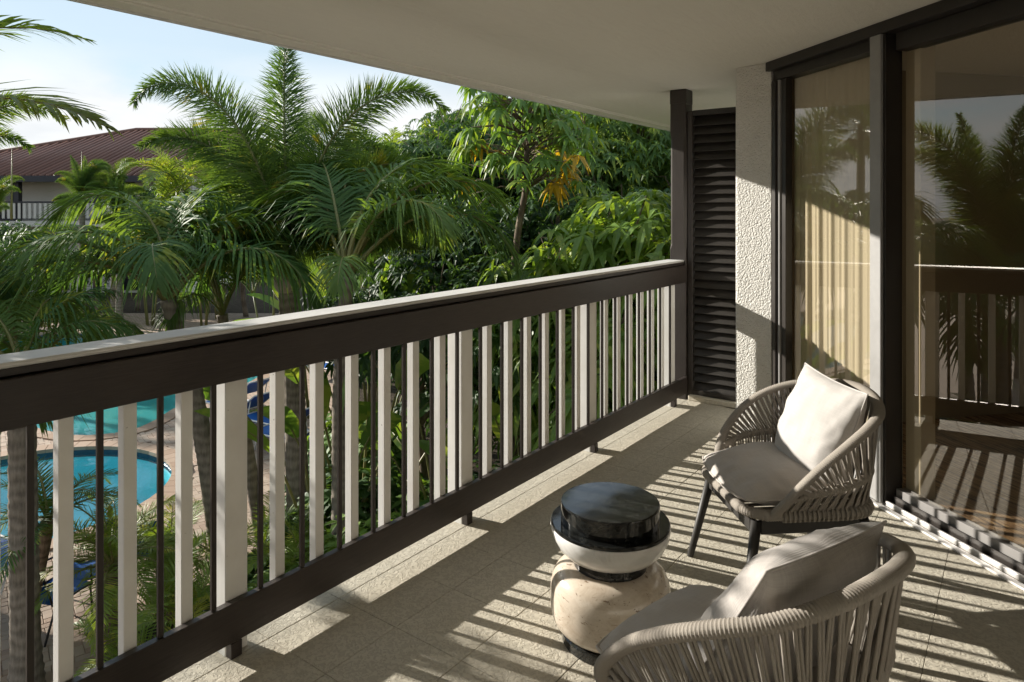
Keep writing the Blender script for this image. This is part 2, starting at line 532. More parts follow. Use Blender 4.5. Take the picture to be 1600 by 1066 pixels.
m, nt, out = newmat('coping')
geo = nt.nodes.new('ShaderNodeNewGeometry')
info = nt.nodes.new('ShaderNodeObjectInfo')
n1 = noise_node(nt, geo.outputs['Position'], 25, 5, 0.7)
col = ramp(nt, info.outputs['Random'], [(0, (0.34, 0.225, 0.155)), (1, (0.43, 0.31, 0.23))])
col = mixrgb(nt, math_node(nt, 'MULTIPLY', n1, 0.4), col, (0.24, 0.17, 0.12))
principled(nt, out, col, 0.8, 0.25)


def poolmat(name, c1, c2):
    m, nt, out = newmat(name)
    v = texco(nt)
    n1 = noise_node(nt, v, 1.2, 4)
    vo = nt.nodes.new('ShaderNodeTexVoronoi'); vo.inputs['Scale'].default_value = 40
    nt.links.new(v, vo.inputs['Vector'])
    col = mixrgb(nt, n1, c1, c2)
    col = mixrgb(nt, math_node(nt, 'MULTIPLY', vo.outputs['Distance'], 0.3), col, (c1[0] * .5, c1[1] * .6, c1[2] * .6))
    principled(nt, out, col, 0.5, 0.3)


poolmat('pool_plaster', (0.16, 0.68, 0.78), (0.24, 0.76, 0.84))
poolmat('pool_plaster_deep', (0.03, 0.30, 0.30), (0.05, 0.38, 0.38))
poolmat('pool_step', (0.22, 0.52, 0.48), (0.32, 0.62, 0.57))
m, nt, out = newmat('pool_tile')
principled(nt, out, mixrgb(nt, noise_node(nt, texco(nt), 12), (0.01, 0.03, 0.06), (0.02, 0.07, 0.10)), 0.2, 0.5)
m, nt, out = newmat('water')
lw = nt.nodes.new('ShaderNodeLayerWeight'); lw.inputs['Blend'].default_value = 0.5
tr = nt.nodes.new('ShaderNodeBsdfTransparent'); tr.inputs[0].default_value = (0.82, 0.97, 0.985, 1)
gl = nt.nodes.new('ShaderNodeBsdfGlossy'); gl.inputs['Roughness'].default_value = 0.02
w1 = noise_node(nt, texco(nt), 3.5, 4, 0.55, 0.5)
bn = bump(nt, w1, 0.12, 0.03)
nt.links.new(bn, lw.inputs['Normal']); nt.links.new(bn, gl.inputs['Normal'])
wf = math_node(nt, 'ADD', math_node(nt, 'MULTIPLY', math_node(nt, 'POWER', lw.outputs['Facing'], 5.0), 0.95), 0.025)
mx = nt.nodes.new('ShaderNodeMixShader')
nt.links.new(wf, mx.inputs[0]); nt.links.new(tr.outputs[0], mx.inputs[1]); nt.links.new(gl.outputs[0], mx.inputs[2])
nt.links.new(mx.outputs[0], out.inputs[0])

# things by the pool and the house across
m, nt, out = newmat('blue_sling')
principled(nt, out, mixrgb(nt, noise_node(nt, texco(nt, 'Object', (60, 2, 2)), 3), (0.010, 0.085, 0.33), (0.016, 0.12, 0.42)), 0.6, 0.3)
m, nt, out = newmat('navy_canvas')
principled(nt, out, mixrgb(nt, noise_node(nt, texco(nt, 'Object', (8, 8, 1)), 3), (0.010, 0.03, 0.13), (0.016, 0.05, 0.19)), 0.8, 0.2)
m, nt, out = newmat('white_metal')
principled(nt, out, mixrgb(nt, noise_node(nt, texco(nt), 20), (0.66, 0.66, 0.65), (0.74, 0.74, 0.73)), 0.35, 0.5)
m, nt, out = newmat('wood_finial')
principled(nt, out, mixrgb(nt, noise_node(nt, texco(nt, 'Object', (30, 30, 3)), 3), (0.30, 0.20, 0.12), (0.42, 0.30, 0.19)), 0.5, 0.4)
m, nt, out = newmat('leg_metal')
principled(nt, out, mixrgb(nt, noise_node(nt, texco(nt), 30), (0.024, 0.022, 0.020), (0.034, 0.031, 0.028)), 0.5, 0.4)
m, nt, out = newmat('roof_tile')
info = nt.nodes.new('ShaderNodeObjectInfo')
n1 = noise_node(nt, texco(nt), 1.4, 6, 0.7)
col = ramp(nt, info.outputs['Random'], [(0, (0.16, 0.080, 0.058)), (0.5, (0.22, 0.11, 0.08)), (1, (0.18, 0.095, 0.072))])
col = mixrgb(nt, math_node(nt, 'MULTIPLY', n1, 0.4), col, (0.08, 0.045, 0.042))
principled(nt, out, col, 0.6, 0.35)
m, nt, out = newmat('house_wall')
principled(nt, out, mixrgb(nt, noise_node(nt, texco(nt), 1.2, 5), (0.58, 0.55, 0.49), (0.66, 0.63, 0.57)), 0.85, 0.2)
m, nt, out = newmat('house_trim')
principled(nt, out, mixrgb(nt, noise_node(nt, texco(nt), 4), (0.022, 0.022, 0.028), (0.035, 0.034, 0.04)), 0.5, 0.4)
m, nt, out = newmat('house_glass')
principled(nt, out, mixrgb(nt, noise_node(nt, texco(nt), 2), (0.010, 0.012, 0.014), (0.02, 0.022, 0.025)), 0.06, 0.6)


# ------------------------------------------------------------------ mesh helpers
class MB:
    def __init__(self):
        self.v = []
        self.f = []
        self.sm = []
        self.uv = None
        self.sharp = None

    def add(self, vs, fs, smooth=False):
        o = len(self.v)
        self.v.extend([tuple(p) for p in vs])
        self.f.extend([tuple(i + o for i in q) for q in fs])
        self.sm.extend([smooth] * len(fs))
        return o

    def box(self, x0, x1, y0, y1, z0, z1, ch=0.0, M=None):
        """box with its vertical and horizontal edges chamfered by ch"""
        if ch <= 0:
            vs = [(x, y, z) for z in (z0, z1) for y in (y0, y1) for x in (x0, x1)]
            fs = [(0, 2, 3, 1), (4, 5, 7, 6), (0, 1, 5, 4), (2, 6, 7, 3), (0, 4, 6, 2), (1, 3, 7, 5)]
        else:
            c = min(ch, (x1 - x0) * .45, (y1 - y0) * .45, (z1 - z0) * .45)
            vs = []
            idx = {}
            X, Y, Z = (x0, x1), (y0, y1), (z0, z1)
            for i in (0, 1):
                for j in (0, 1):
                    for k in (0, 1):
                        for ax in range(3):
                            p = [X[i], Y[j], Z[k]]
                            for q, s in ((0, i), (1, j), (2, k)):
                                if q != ax:
                                    p[q] += c if s == 0 else -c
                            # point lies on the face perpendicular to ax
                            idx[(i, j, k, ax)] = len(vs)
                            vs.append(tuple(p))
            fs = []
            for ax in range(3):
                o1, o2 = [a for a in range(3) if a != ax]
                for s in (0, 1):
                    q = []
                    for a, b in ((0, 0), (1, 0), (1, 1), (0, 1)):
                        key = [0, 0, 0]
                        key[ax] = s; key[o1] = a; key[o2] = b
                        q.append(idx[(*key, ax)])
                    fs.append(tuple(q))
            for ax in range(3):      # edge running along ax
                o1, o2 = [a for a in range(3) if a != ax]
                for a in (0, 1):
                    for b in (0, 1):
                        k0 = [0, 0, 0]; k1 = [0, 0, 0]
                        k0[o1] = k1[o1] = a; k0[o2] = k1[o2] = b
                        k1[ax] = 1
                        fs.append((idx[(*k0, o1)], idx[(*k1, o1)], idx[(*k1, o2)], idx[(*k0, o2)]))
            for i in (0, 1):
                for j in (0, 1):
                    for k in (0, 1):
                        fs.append(tuple(idx[(i, j, k, a)] for a in range(3)))
        if M is not None:
            vs = [M @ Vector(p) for p in vs]
        self.add(vs, fs)
        return self

    def tube(self, pts, radii, sides=8, caps=True, smooth=True, closed=False, flat=None):
        """flat: ratio of height to width of the section, kept level"""
        pts = [Vector(p) for p in pts]
        n = len(pts)
        if not isinstance(radii, (list, tuple)):
            radii = [radii] * n
        tans = []
        for i in range(n):
            if closed:
                t = pts[(i + 1) % n] - pts[(i - 1) % n]
            else:
                t = pts[min(i + 1, n - 1)] - pts[max(i - 1, 0)]
            tans.append(t.normalized() if t.length > 1e-9 else Vector((0, 0, 1)))
        ref = Vector((0, 0, 1)) if abs(tans[0].z) < 0.9 else Vector((1, 0, 0))
        nrm = (ref - tans[0] * ref.dot(tans[0])).normalized()
        vs, fs = [], []
        for i in range(n):
            t = tans[i]
            if flat is not None:
                nrm = Vector((0, 0, 1))
            nrm = (nrm - t * nrm.dot(t))
            nrm = nrm.normalized() if nrm.length > 1e-6 else t.orthogonal().normalized()
            b = t.cross(nrm)
            for k in range(sides):
                a = 2 * math.pi * k / sides
                vs.append(pts[i] + (nrm * math.cos(a) * (flat or 1.0) + b * math.sin(a)) * radii[i])
        rows = n if closed else n - 1
        for i in range(rows):
            i2 = (i + 1) % n
            for k in range(sides):
                k2 = (k + 1) % sides
                fs.append((i * sides + k, i * sides + k2, i2 * sides + k2, i2 * sides + k))
        if caps and not closed:
            fs.append(tuple(reversed(range(sides))))
            fs.append(tuple((n - 1) * sides + k for k in range(sides)))
        self.add(vs, fs, smooth)
        return self

    def lathe(self, prof, n=48, smooth=True, c=(0, 0)):
        vs, fs = [], []
        for (r, z) in prof:
            for k in range(n):
                a = 2 * math.pi * k / n
                vs.append((c[0] + r * math.cos(a), c[1] + r * math.sin(a), z))
        for i in range(len(prof) - 1):
            for k in range(n):
                k2 = (k + 1) % n
                fs.append((i * n + k, i * n + k2, (i + 1) * n + k2, (i + 1) * n + k))
        fs.append(tuple(reversed(range(n))))
        fs.append(tuple((len(prof) - 1) * n + k for k in range(n)))
        self.add(vs, fs, smooth)
        self.sharp = math.radians(32)
        return self

    def mesh(self, name, mat):
        me = bpy.data.meshes.new(name)
        me.from_pydata(self.v, [], self.f)
        me.polygons.foreach_set('use_smooth', self.sm)
        if self.uv is not None:
            ul = me.uv_layers.new(name='UVMap')
            for li, l in enumerate(me.loops):
                ul.data[li].uv = self.uv[l.vertex_index]
        mats = mat if isinstance(mat, (list, tuple)) else [mat]
        for q in mats:
            me.materials.append(MATS[q])
        me.update()
        if self.sharp is not None:
            me.set_sharp_from_angle(angle=self.sharp)
        return me

    def build(self, name, mat, parent=None, loc=(0, 0, 0), rz=0.0):
        return put(name, self.mesh(name, mat), parent, loc, rz)


def put(name, me, parent=None, loc=(0, 0, 0), rz=0.0, rot=None, scale=None):
    o = bpy.data.objects.new(name, me)
    COL.objects.link(o)
    o.location = loc
    o.rotation_euler = rot if rot is not None else (0, 0, rz)
    if scale is not None:
        o.scale = (scale,) * 3 if isinstance(scale, (int, float)) else scale
    if parent is not None:
        o.parent = parent
    return o


def tag(o, label=None, cat=None, group=None, kind=None):
    if label:
        o['label'] = label
    if cat:
        o['category'] = cat
    if group:
        o['group'] = group
    if kind:
        o['kind'] = kind
    return o


def thing(name, label, cat, loc=(0, 0, 0), rz=0.0, group=None):
    o = bpy.data.objects.new(name, None)
    COL.objects.link(o)
    o.location = loc
    o.rotation_euler = (0, 0, rz)
    o.empty_display_size = 0.2
    return tag(o, label, cat, group)


def smoothstep(a, b, x):
    t = max(0.0, min(1.0, (x - a) / (b - a)))
    return t * t * (3 - 2 * t)


def catmull(pts, n):
    """smooth curve through pts, n samples in all, evenly spaced"""
    P = [Vector(p) for p in pts]
    P = [P[0] * 2 - P[1]] + P + [P[-1] * 2 - P[-2]]
    out = []
    for i in range(1, len(P) - 2):
        for k in range(24):
            t = k / 24
            a, b, c, d = P[i - 1], P[i], P[i + 1], P[i + 2]
            out.append(0.5 * ((2 * b) + (c - a) * t + (2 * a - 5 * b + 4 * c - d) * t * t + (3 * b - a - 3 * c + d) * t ** 3))
    out.append(P[-2])
    L = [0.0]
    for i in range(1, len(out)):
        L.append(L[-1] + (out[i] - out[i - 1]).length)
    res = []
    j = 0
    for k in range(n):
        s = L[-1] * k / (n - 1)
        while j < len(L) - 2 and L[j + 1] < s:
            j += 1
        u = (s - L[j]) / max(1e-9, L[j + 1] - L[j])
        res.append(out[j].lerp(out[j + 1], u))
    return res


# ------------------------------------------------------------------ the balcony
CEIL = 2.41
P0 = Vector((-1.29, 4.52, 0))            # where the glazing meets the stucco pier
UA = math.atan2(-0.653, 0.757)           # direction of the glazed wall in plan
U = Vector((math.cos(UA), math.sin(UA), 0))
NIN = Vector((-U.y, U.x, 0))             # into the room
Y_END = 5.15                             # plane of the louvred screen
rnd = random.Random(7)


def prism(mb, poly, z0, z1):
    n = len(poly)
    vs = [(x, y, z0) for x, y in poly] + [(x, y, z1) for x, y in poly]
    fs = [tuple(reversed(range(n))), tuple(range(n, 2 * n))]
    for i in range(n):
        j = (i + 1) % n
        fs.append((i, j, n + j, n + i))
    mb.add(vs, fs)
    return mb


# deck slab and its scored squares
slab = MB()
prism(slab, [(-2.24, -4.2), (1.6, -4.2), (1.6, 2.2), (-1.0, 4.6), (-1.0, 14), (-2.24, 14)], -0.24, -0.006)
slab = tag(slab.build('balcony_floor', 'joint'), kind='structure')
T = 0.305
tm = MB().box(-T / 2 + .0009, T / 2 - .0009, -T / 2 + .0009, T / 2 - .0009, -0.0055, 0.0, 0.0012).mesh('tile', 'deck_coating')
xs = [-1.48 + T * k for k in range(-2, 9)]
ys = [1.72 + T * k for k in range(-9, 12)]
for x in xs:
    for y in ys:
        c = Vector((x + T / 2, y + T / 2, 0))
        d = (c - P0).dot(NIN)
        if d > 0.16 or (c.x > 1.25):
            continue
        if c.x > -1.5 and c.y > 4.85:
            continue
        put('tile', tm, slab, (c.x, c.y, rnd.uniform(-.0006, .0004)))
edge_x = xs[0]
em = MB()
em.box(-2.235, edge_x - .002, -0.05, 0.05, -0.0055, -0.0012, 0.001)
strip_w = edge_x + 2.235
bm_strip = MB().box(-strip_w / 2, strip_w / 2 - .002, -T / 2 + .0012, T / 2 - .0012, -0.0055, 0, 0.0015).mesh('tile', 'deck_coating')
for y in ys:
    put('tile', bm_strip, slab, (-2.235 + strip_w / 2, y + T / 2, -.0005))
MB().box(-2.08, -1.60, 5.09, 5.30, 0.0, 0.042, 0.006).build('curb', 'deck_coating', slab)

# soffit of the roof overhang with its edge trim
sof = MB()
prism(sof, [(-3.12, -4.2), (6, -4.2), (6, 14), (-3.12, 14)], CEIL, CEIL + .25)
sof = tag(sof.build('ceiling', 'soffit'), kind='structure')
MB().box(-3.20, -3.122, -4.2, 14, CEIL + .006, CEIL + .2).build('vent_strip', 'soffit', sof)
MB().box(-3.37, -3.202, -4.2, 14, CEIL - .004, CEIL + .21, 0.006).build('edge_board', 'soffit', sof)
MB().box(-3.235, -3.215, -4.2, 14, CEIL - .014, CEIL - .0045, 0.003).build('drip_bead', 'soffit', sof)
MB().box(-3.395, -3.371, -4.2, 14, CEIL - .012, CEIL + .26, 0.004).build('fascia', 'cap_paint', sof)
rf = MB()
rf.add([(-3.45, -4.2, CEIL + .27), (-3.45, 14, CEIL + .27), (6, 14, 5.0), (6, -4.2, 5.0), (6, -4.2, CEIL + .27), (6, 14, CEIL + .27)],
       [(0, 1, 2, 3), (0, 3, 4), (1, 5, 2), (0, 4, 5, 1), (3, 2, 5, 4)])
rf.build('roof_deck', 'roof_tile', sof)

# stucco pier and the walls that go on from it
pier = MB()
corner = [(-1.292, 4.519), (-1.515, 4.548), (-1.528, 4.554), (-1.534, 4.568), (-1.540, 5.32), (-1.0, 5.32), (-1.16, 4.75)]
prism(pier, list(reversed(corner)), 0.0, CEIL - .002)
pier = tag(pier.build('stucco_pier', 'stucco'), 'rough white stucco pier between the louvred screen and the window', 'wall')
wall_b = MB().box(-1.0, -0.8, 5.33, 13.9, -0.2, CEIL - .002)
tag(wall_b.build('wall_beyond', 'stucco'), 'white stucco wall going on behind the louvred screen', 'wall', kind='structure')
e = P0 + U * 3.32
wall_s = MB()
prism(wall_s, [(e.x, e.y), (e.x, -4.1), (e.x + .2, -4.1), (e.x + .2, e.y + .2)], 0, CEIL - .002)
tag(wall_s.build('wall_side', 'stucco'), 'white stucco side wall of the balcony behind the viewer', 'wall', kind='structure')
wall_e = MB().box(-2.0, e.x - .002, -4.1, -4.0, 0, CEIL - .002)
tag(wall_e.build('wall_end', 'stucco'), 'white stucco end wall of the balcony behind the viewer', 'wall', kind='structure')

# corner post with stopped chamfers
post = thing('corner_post', 'dark brown square timber post with stopped chamfers at the railing end', 'post', (-2.165, 5.165, 0))
w = 0.065
rows = [(0, .004), (0.66 + .5, .004), (1.20, .018), (2.02, .018), (2.07, .004), (2.30, .004), (CEIL - .003, .004)]
pv, pf = [], []
for z, c in rows:
    for sx, sy, ox, oy in ((1, -1, 0, 1), (1, -1, -1, 0), (-1, -1, 1, 0), (-1, -1, 0, 1), (-1, 1, 0, -1), (-1, 1, 1, 0), (1, 1, -1, 0), (1, 1, 0, -1)):
        pv.append((sx * w + ox * c, sy * w + oy * c, z))
for i in range(len(rows) - 1):
    for k in range(8):
        pf.append((i * 8 + (k + 1) % 8, i * 8 + k, (i + 1) * 8 + k, (i + 1) * 8 + (k + 1) % 8))
pf += [tuple(range(8)), tuple(reversed(range(len(pv) - 8, len(pv))))]
pm = MB(); pm.add(pv, pf)
pm.build('shaft', 'brown_upright', post)
MB().box(-.068, .068, -.068, .068, CEIL - .115, CEIL - .0035, .006).build('cap_block', 'brown_upright', post)

# louvred privacy screen
lou = thing('louvred_screen', 'dark brown louvred privacy screen between the post and the stucco pier', 'screen', (0, Y_END, 0))
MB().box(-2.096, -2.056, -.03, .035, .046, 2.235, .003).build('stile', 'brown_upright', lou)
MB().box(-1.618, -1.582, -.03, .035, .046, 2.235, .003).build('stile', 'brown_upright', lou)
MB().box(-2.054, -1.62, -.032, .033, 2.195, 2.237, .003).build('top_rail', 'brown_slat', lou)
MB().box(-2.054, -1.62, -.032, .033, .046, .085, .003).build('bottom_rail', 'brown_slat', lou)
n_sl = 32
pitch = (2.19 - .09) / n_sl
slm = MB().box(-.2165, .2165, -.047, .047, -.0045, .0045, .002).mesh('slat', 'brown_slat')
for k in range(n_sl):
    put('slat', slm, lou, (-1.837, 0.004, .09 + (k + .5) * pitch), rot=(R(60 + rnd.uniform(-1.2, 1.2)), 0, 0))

# ------------------------------------------------------------------ railing
rail = thing('balcony_railing', 'brown timber railing with white and dark balusters along the balcony edge', 'railing', (0, 0, 0))
Y0, Y1 = -4.1, 5.098
MB().box(-2.25, -2.112, Y0, Y1, 1.066, 1.081, .005).build('cap', 'cap_paint', rail)
MB().box(-2.235, -2.118, Y0, Y1 - .003, 1.044, 1.0655, .002).build('cap_underboard', 'brown_rail', rail)
MB().box(-2.128, -2.095, Y0, Y1 - .006, 0.909, 1.040, .003).build('top_rail', 'brown_rail', rail)
MB().box(-2.205, -2.170, Y0, Y1 - .006, 0.935, 1.0435, .003).build('outer_rail', 'brown_rail', rail)
MB().box(-2.115, -2.085, Y0, Y1 - .004, 0.053, 0.182, .003).build('bottom_rail', 'brown_rail', rail)
SP = 0.1705
wb = MB().box(-.019, .019, -.019, .019, .090, .95, .002).mesh('baluster', 'white_paint')
wp = MB().box(-.0445, .0445, -.041, .041, -.02, .965, .003).mesh('post', 'white_paint')
db = MB().box(-.0065, .0065, -.0085, .0085, .183, .913, .0015).mesh('bar', 'brown_upright')
foot = MB().box(-.016, .016, -.02, .02, .0005, .0525, .002).mesh('foot_block', 'brown_rail')
yb = 1.312
for k in range(-31, 23):
    y = yb + k * SP
    if y > 5.05:
        break
    if k % 7 == 0:
        put('post', wp, rail, (-2.162, y, 0))
        put('foot_block', foot, rail, (-2.10, y - .02, 0))
    else:
        put('baluster', wb, rail, (-2.137, y + rnd.uniform(-.002, .002), 0))
    put('bar', db, rail, (-2.100, y - SP * .5 - .008, 0))

# ------------------------------------------------------------------ glazed wall
gw = thing('sliding_glass_door', 'dark bronze framed glass door and side pane reflecting palms beside the chairs', 'glass door', P0, UA)
MB().box(-.012, 3.3, -.035, .12, 2.352, CEIL - .001, .002).build('header', 'bronze_metal', gw)
MB().box(.0, .895, .012, .10, 2.292, 2.351, .002).build('head_frame', 'bronze_metal', gw)
MB().box(1.004, 3.3, .03, .13, 2.262, 2.351, .002).build('head_frame', 'bronze_metal', gw)
MB().box(.002, .040, .0, .10, 0.012, 2.291, .002).build('jamb', 'bronze_metal', gw)
MB().box(.041, .062, .016, .10, 0.012, 2.291, .002).build('jamb', 'grey_mullion', gw)
MB().box(.063, .108, .028, .075, 0.012, 2.291, .002).build('jamb', 'bronze_metal', gw)
MB().box(.109, .894, .028, .10, 0.012, .095, .002).build('bottom_frame', 'grey_mullion', gw)
MB().box(.898, .972, -.030, -.012, 0.012, 2.351, .002).build('mullion', 'grey_mullion', gw)
MB().box(.900, .985, -.0115, .088, 0.012, 2.351, .002).build('mullion', 'bronze_metal', gw)  # bronze body: shade of the side away from the sun put into colour
g1 = MB(); g1.add([(.109, .062, .096), (.893, .062, .096), (.893, .062, 2.291), (.109, .062, 2.291)], [(0, 1, 2, 3)])
g1.build('pane', 'glass', gw)
g2 = MB(); g2.add([(.986, .072, .086), (3.28, .072, .086), (3.28, .072, 2.261), (.986, .072, 2.261)], [(0, 1, 2, 3)])
g2.build('pane', 'glass', gw)
MB().box(.0, 3.3, -.062, -.028, .0006, .010, .002).build('track', 'aluminium', gw)
MB().box(.0, 3.3, -.010, .002, .0006, .026, .002).build('track', 'aluminium', gw)
MB().box(.99, 3.3, .045, .10, .0006, .085, .002).build('sill', 'sill_grey', gw)
MB().box(1.0, 3.3, .022, .028, .0006, .055, .001).build('track', 'bronze_metal', gw)
MB().box(3.24, 3.32, -.03, .13, .0105, 2.351, .002).build('jamb', 'bronze_metal', gw)

# the room behind
def wbox(name, x0, x1, y0, y1, z0, z1, mat, label=None, cat=None):
    o = MB().box(x0, x1, y0, y1, z0, z1).build(name, mat, None, P0, UA)
    return tag(o, label, cat, kind='structure')


wbox('room_floor', .0, 4.6, .14, 4.4, -.12, .055, 'carpet')
wbox('room_wall_left', -.12, -.02, .14, 4.4, .0, CEIL - .003, 'room_wall')
wbox('room_wall_back', -.12, 4.6, 4.405, 4.5, .0, CEIL - .003, 'room_wall')
wbox('room_wall_right', 4.605, 4.7, .0, 4.5, .0, CEIL - .003, 'room_wall')
wbox('room_wall_front', 3.325, 4.6, .03, .135, .0, CEIL - .003, 'room_wall')
jm = MB().box(.99, 1.085, .10, .19, .056, 2.33, .004).build('door_lining', 'lining', None, P0, UA)
tag(jm, 'narrow beige upright lining just inside the dark glass door', 'lining')

cv, cf = [], []
NX, NZ = 260, 10
r2 = random.Random(3)
ph = [r2.uniform(0, 6.28) for _ in range(5)]
for j in range(NZ + 1):
    tz = j / NZ
    for i in range(NX + 1):
        s = i / NX
        x = .045 + s * .90
        a = .009 + .004 * math.sin(5 * s + 1)
        wv = .75 * math.sin(2 * math.pi * s * 9.3 + 1.8 * math.sin(5 * s + ph[0]) + .3 * math.sin(3 * tz + ph[1]))
        wv += .5 * math.sin(2 * math.pi * s * 15.7 + 2.2 * math.sin(4 * s + ph[3]) + ph[2]) + .16 * math.sin(2 * math.pi * s * 33 + ph[4] + .5 * math.sin(4 * tz + 9 * s))
        cv.append((x, .118 + a * wv * (1.1 - .35 * tz) + .004 * math.sin(9 * s + 2 * tz), .065 + tz * 2.30))
for j in range(NZ):
    for i in range(NX):
        a = j * (NX + 1) + i
        cf.append((a, a + 1, a + NX + 2, a + NX + 1))
cm = MB(); cm.add(cv, cf, True)
tag(cm.build('curtain', 'curtain', None, P0, UA), 'pleated cream curtain hanging behind the narrow side pane', 'curtain')


# ------------------------------------------------------------------ furniture
def wrapped_tube(mb, pts, r, pitch=0.0075, sides=10, amp=0.13, closed=False, flat=None):
    """a tube bound with cord: every turn of cord stands proud"""
    P = [Vector(p) for p in pts]
    L = sum((P[i + 1] - P[i]).length for i in range(len(P) - 1))
    n = max(8, int(L / pitch))
    fine = catmull(P, n * 3 + 1)
    rad = [r * (1 - amp + amp * 1.4 * abs(math.sin(math.pi * (i / 3.0)))) if i % 3 else r * (1 - amp) for i in range(len(fine))]
    if closed:
        mb.tube(fine[:-1], rad[:-1], sides, False, True, True, flat)
    else:
        mb.tube(fine, rad, sides, flat=flat)
    return fine


def cushion(mb, w, d, t, seed, nx=30, ny=30, sq=0.55, corner=0.06, wrinkle=0.006, wedge=0.0, power=0.5, rnd_=0.0):
    """soft pillow: puffed grid, pinched to a seam at its rim, with ears at the corners"""
    rr = random.Random(seed)
    off = Vector((rr.uniform(0, 50), rr.uniform(0, 50), rr.uniform(0, 50)))
    vs, fs, uv = [], [], []
    for side in (1, -1):
        for j in range(ny + 1):
            for i in range(nx + 1):
                u = -1 + 2 * i / nx
                v = -1 + 2 * j / ny
                # edges bow in between the corners
                bx = 1 - sq * .08 * (1 - v * v) ** 1.0 * abs(u) ** 3
                by = 1 - sq * .08 * (1 - u * u) ** 1.0 * abs(v) ** 3
                x = u * w / 2 * by ** 0 * (1 - corner * (1 - v * v) * abs(u) ** 4)
                y = v * d / 2 * (1 - corner * (1 - u * u) * abs(v) ** 4)
                h = max(0.0, (1 - abs(u) ** 2.6) * (1 - abs(v) ** 2.6)) ** power
                z = side * t / 2 * h * (1 + wedge * v)
                x, y = x * math.sqrt(1 - rnd_ * v * v / 2), y * math.sqrt(1 - rnd_ * u * u / 2)
                p = Vector((x, y, z))
                nn = noise.noise(p * 7 + off) * .7 + noise.noise(p * 17 + off) * .35
                z += nn * wrinkle * (h ** .5) * (1 if side > 0 else .5)
                rimw = math.exp(-((1 - max(abs(u), abs(v))) * 9) ** 2)
                z += noise.noise(Vector((x * 26, y * 26, 0)) + off) * wrinkle * .6 * (1 - rimw) * math.exp(-((.86 - max(abs(u), abs(v))) * 7) ** 2)
                vs.append((x, y, z))
                uv.append((u * .5 * w / .5, v * .5 * d / .5))
    n1 = (nx + 1) * (ny + 1)
    for j in range(ny):
        for i in range(nx):
            a = j * (nx + 1) + i
            fs.append((a, a + 1, a + nx + 2, a + nx + 1))
            b = n1 + a
            fs.append((b, b + nx + 1, b + nx + 2, b + 1))
    mb.add(vs, fs, True)
    mb.uv = uv
    return mb


def seam(mb, w, d, corner=0.06, r=0.0035, rnd_=0.0):
    pts = []
    N = 24
    for k in range(4 * N):
        q, t = divmod(k, N)
        t = -1 + 2 * t / N
        u, v = ((t, -1), (1, t), (-t, 1), (-1, -t))[q]
        ku, kv = math.sqrt(1 - rnd_ * v * v / 2), math.sqrt(1 - rnd_ * u * u / 2)
        pts.append((ku * u * w / 2 * (1 - corner * (1 - v * v) * abs(u) ** 4), kv * v * d / 2 * (1 - corner * (1 - u * u) * abs(v) ** 4), 0))
    mb.tube(pts, r, 6, False, True, True)
    return mb


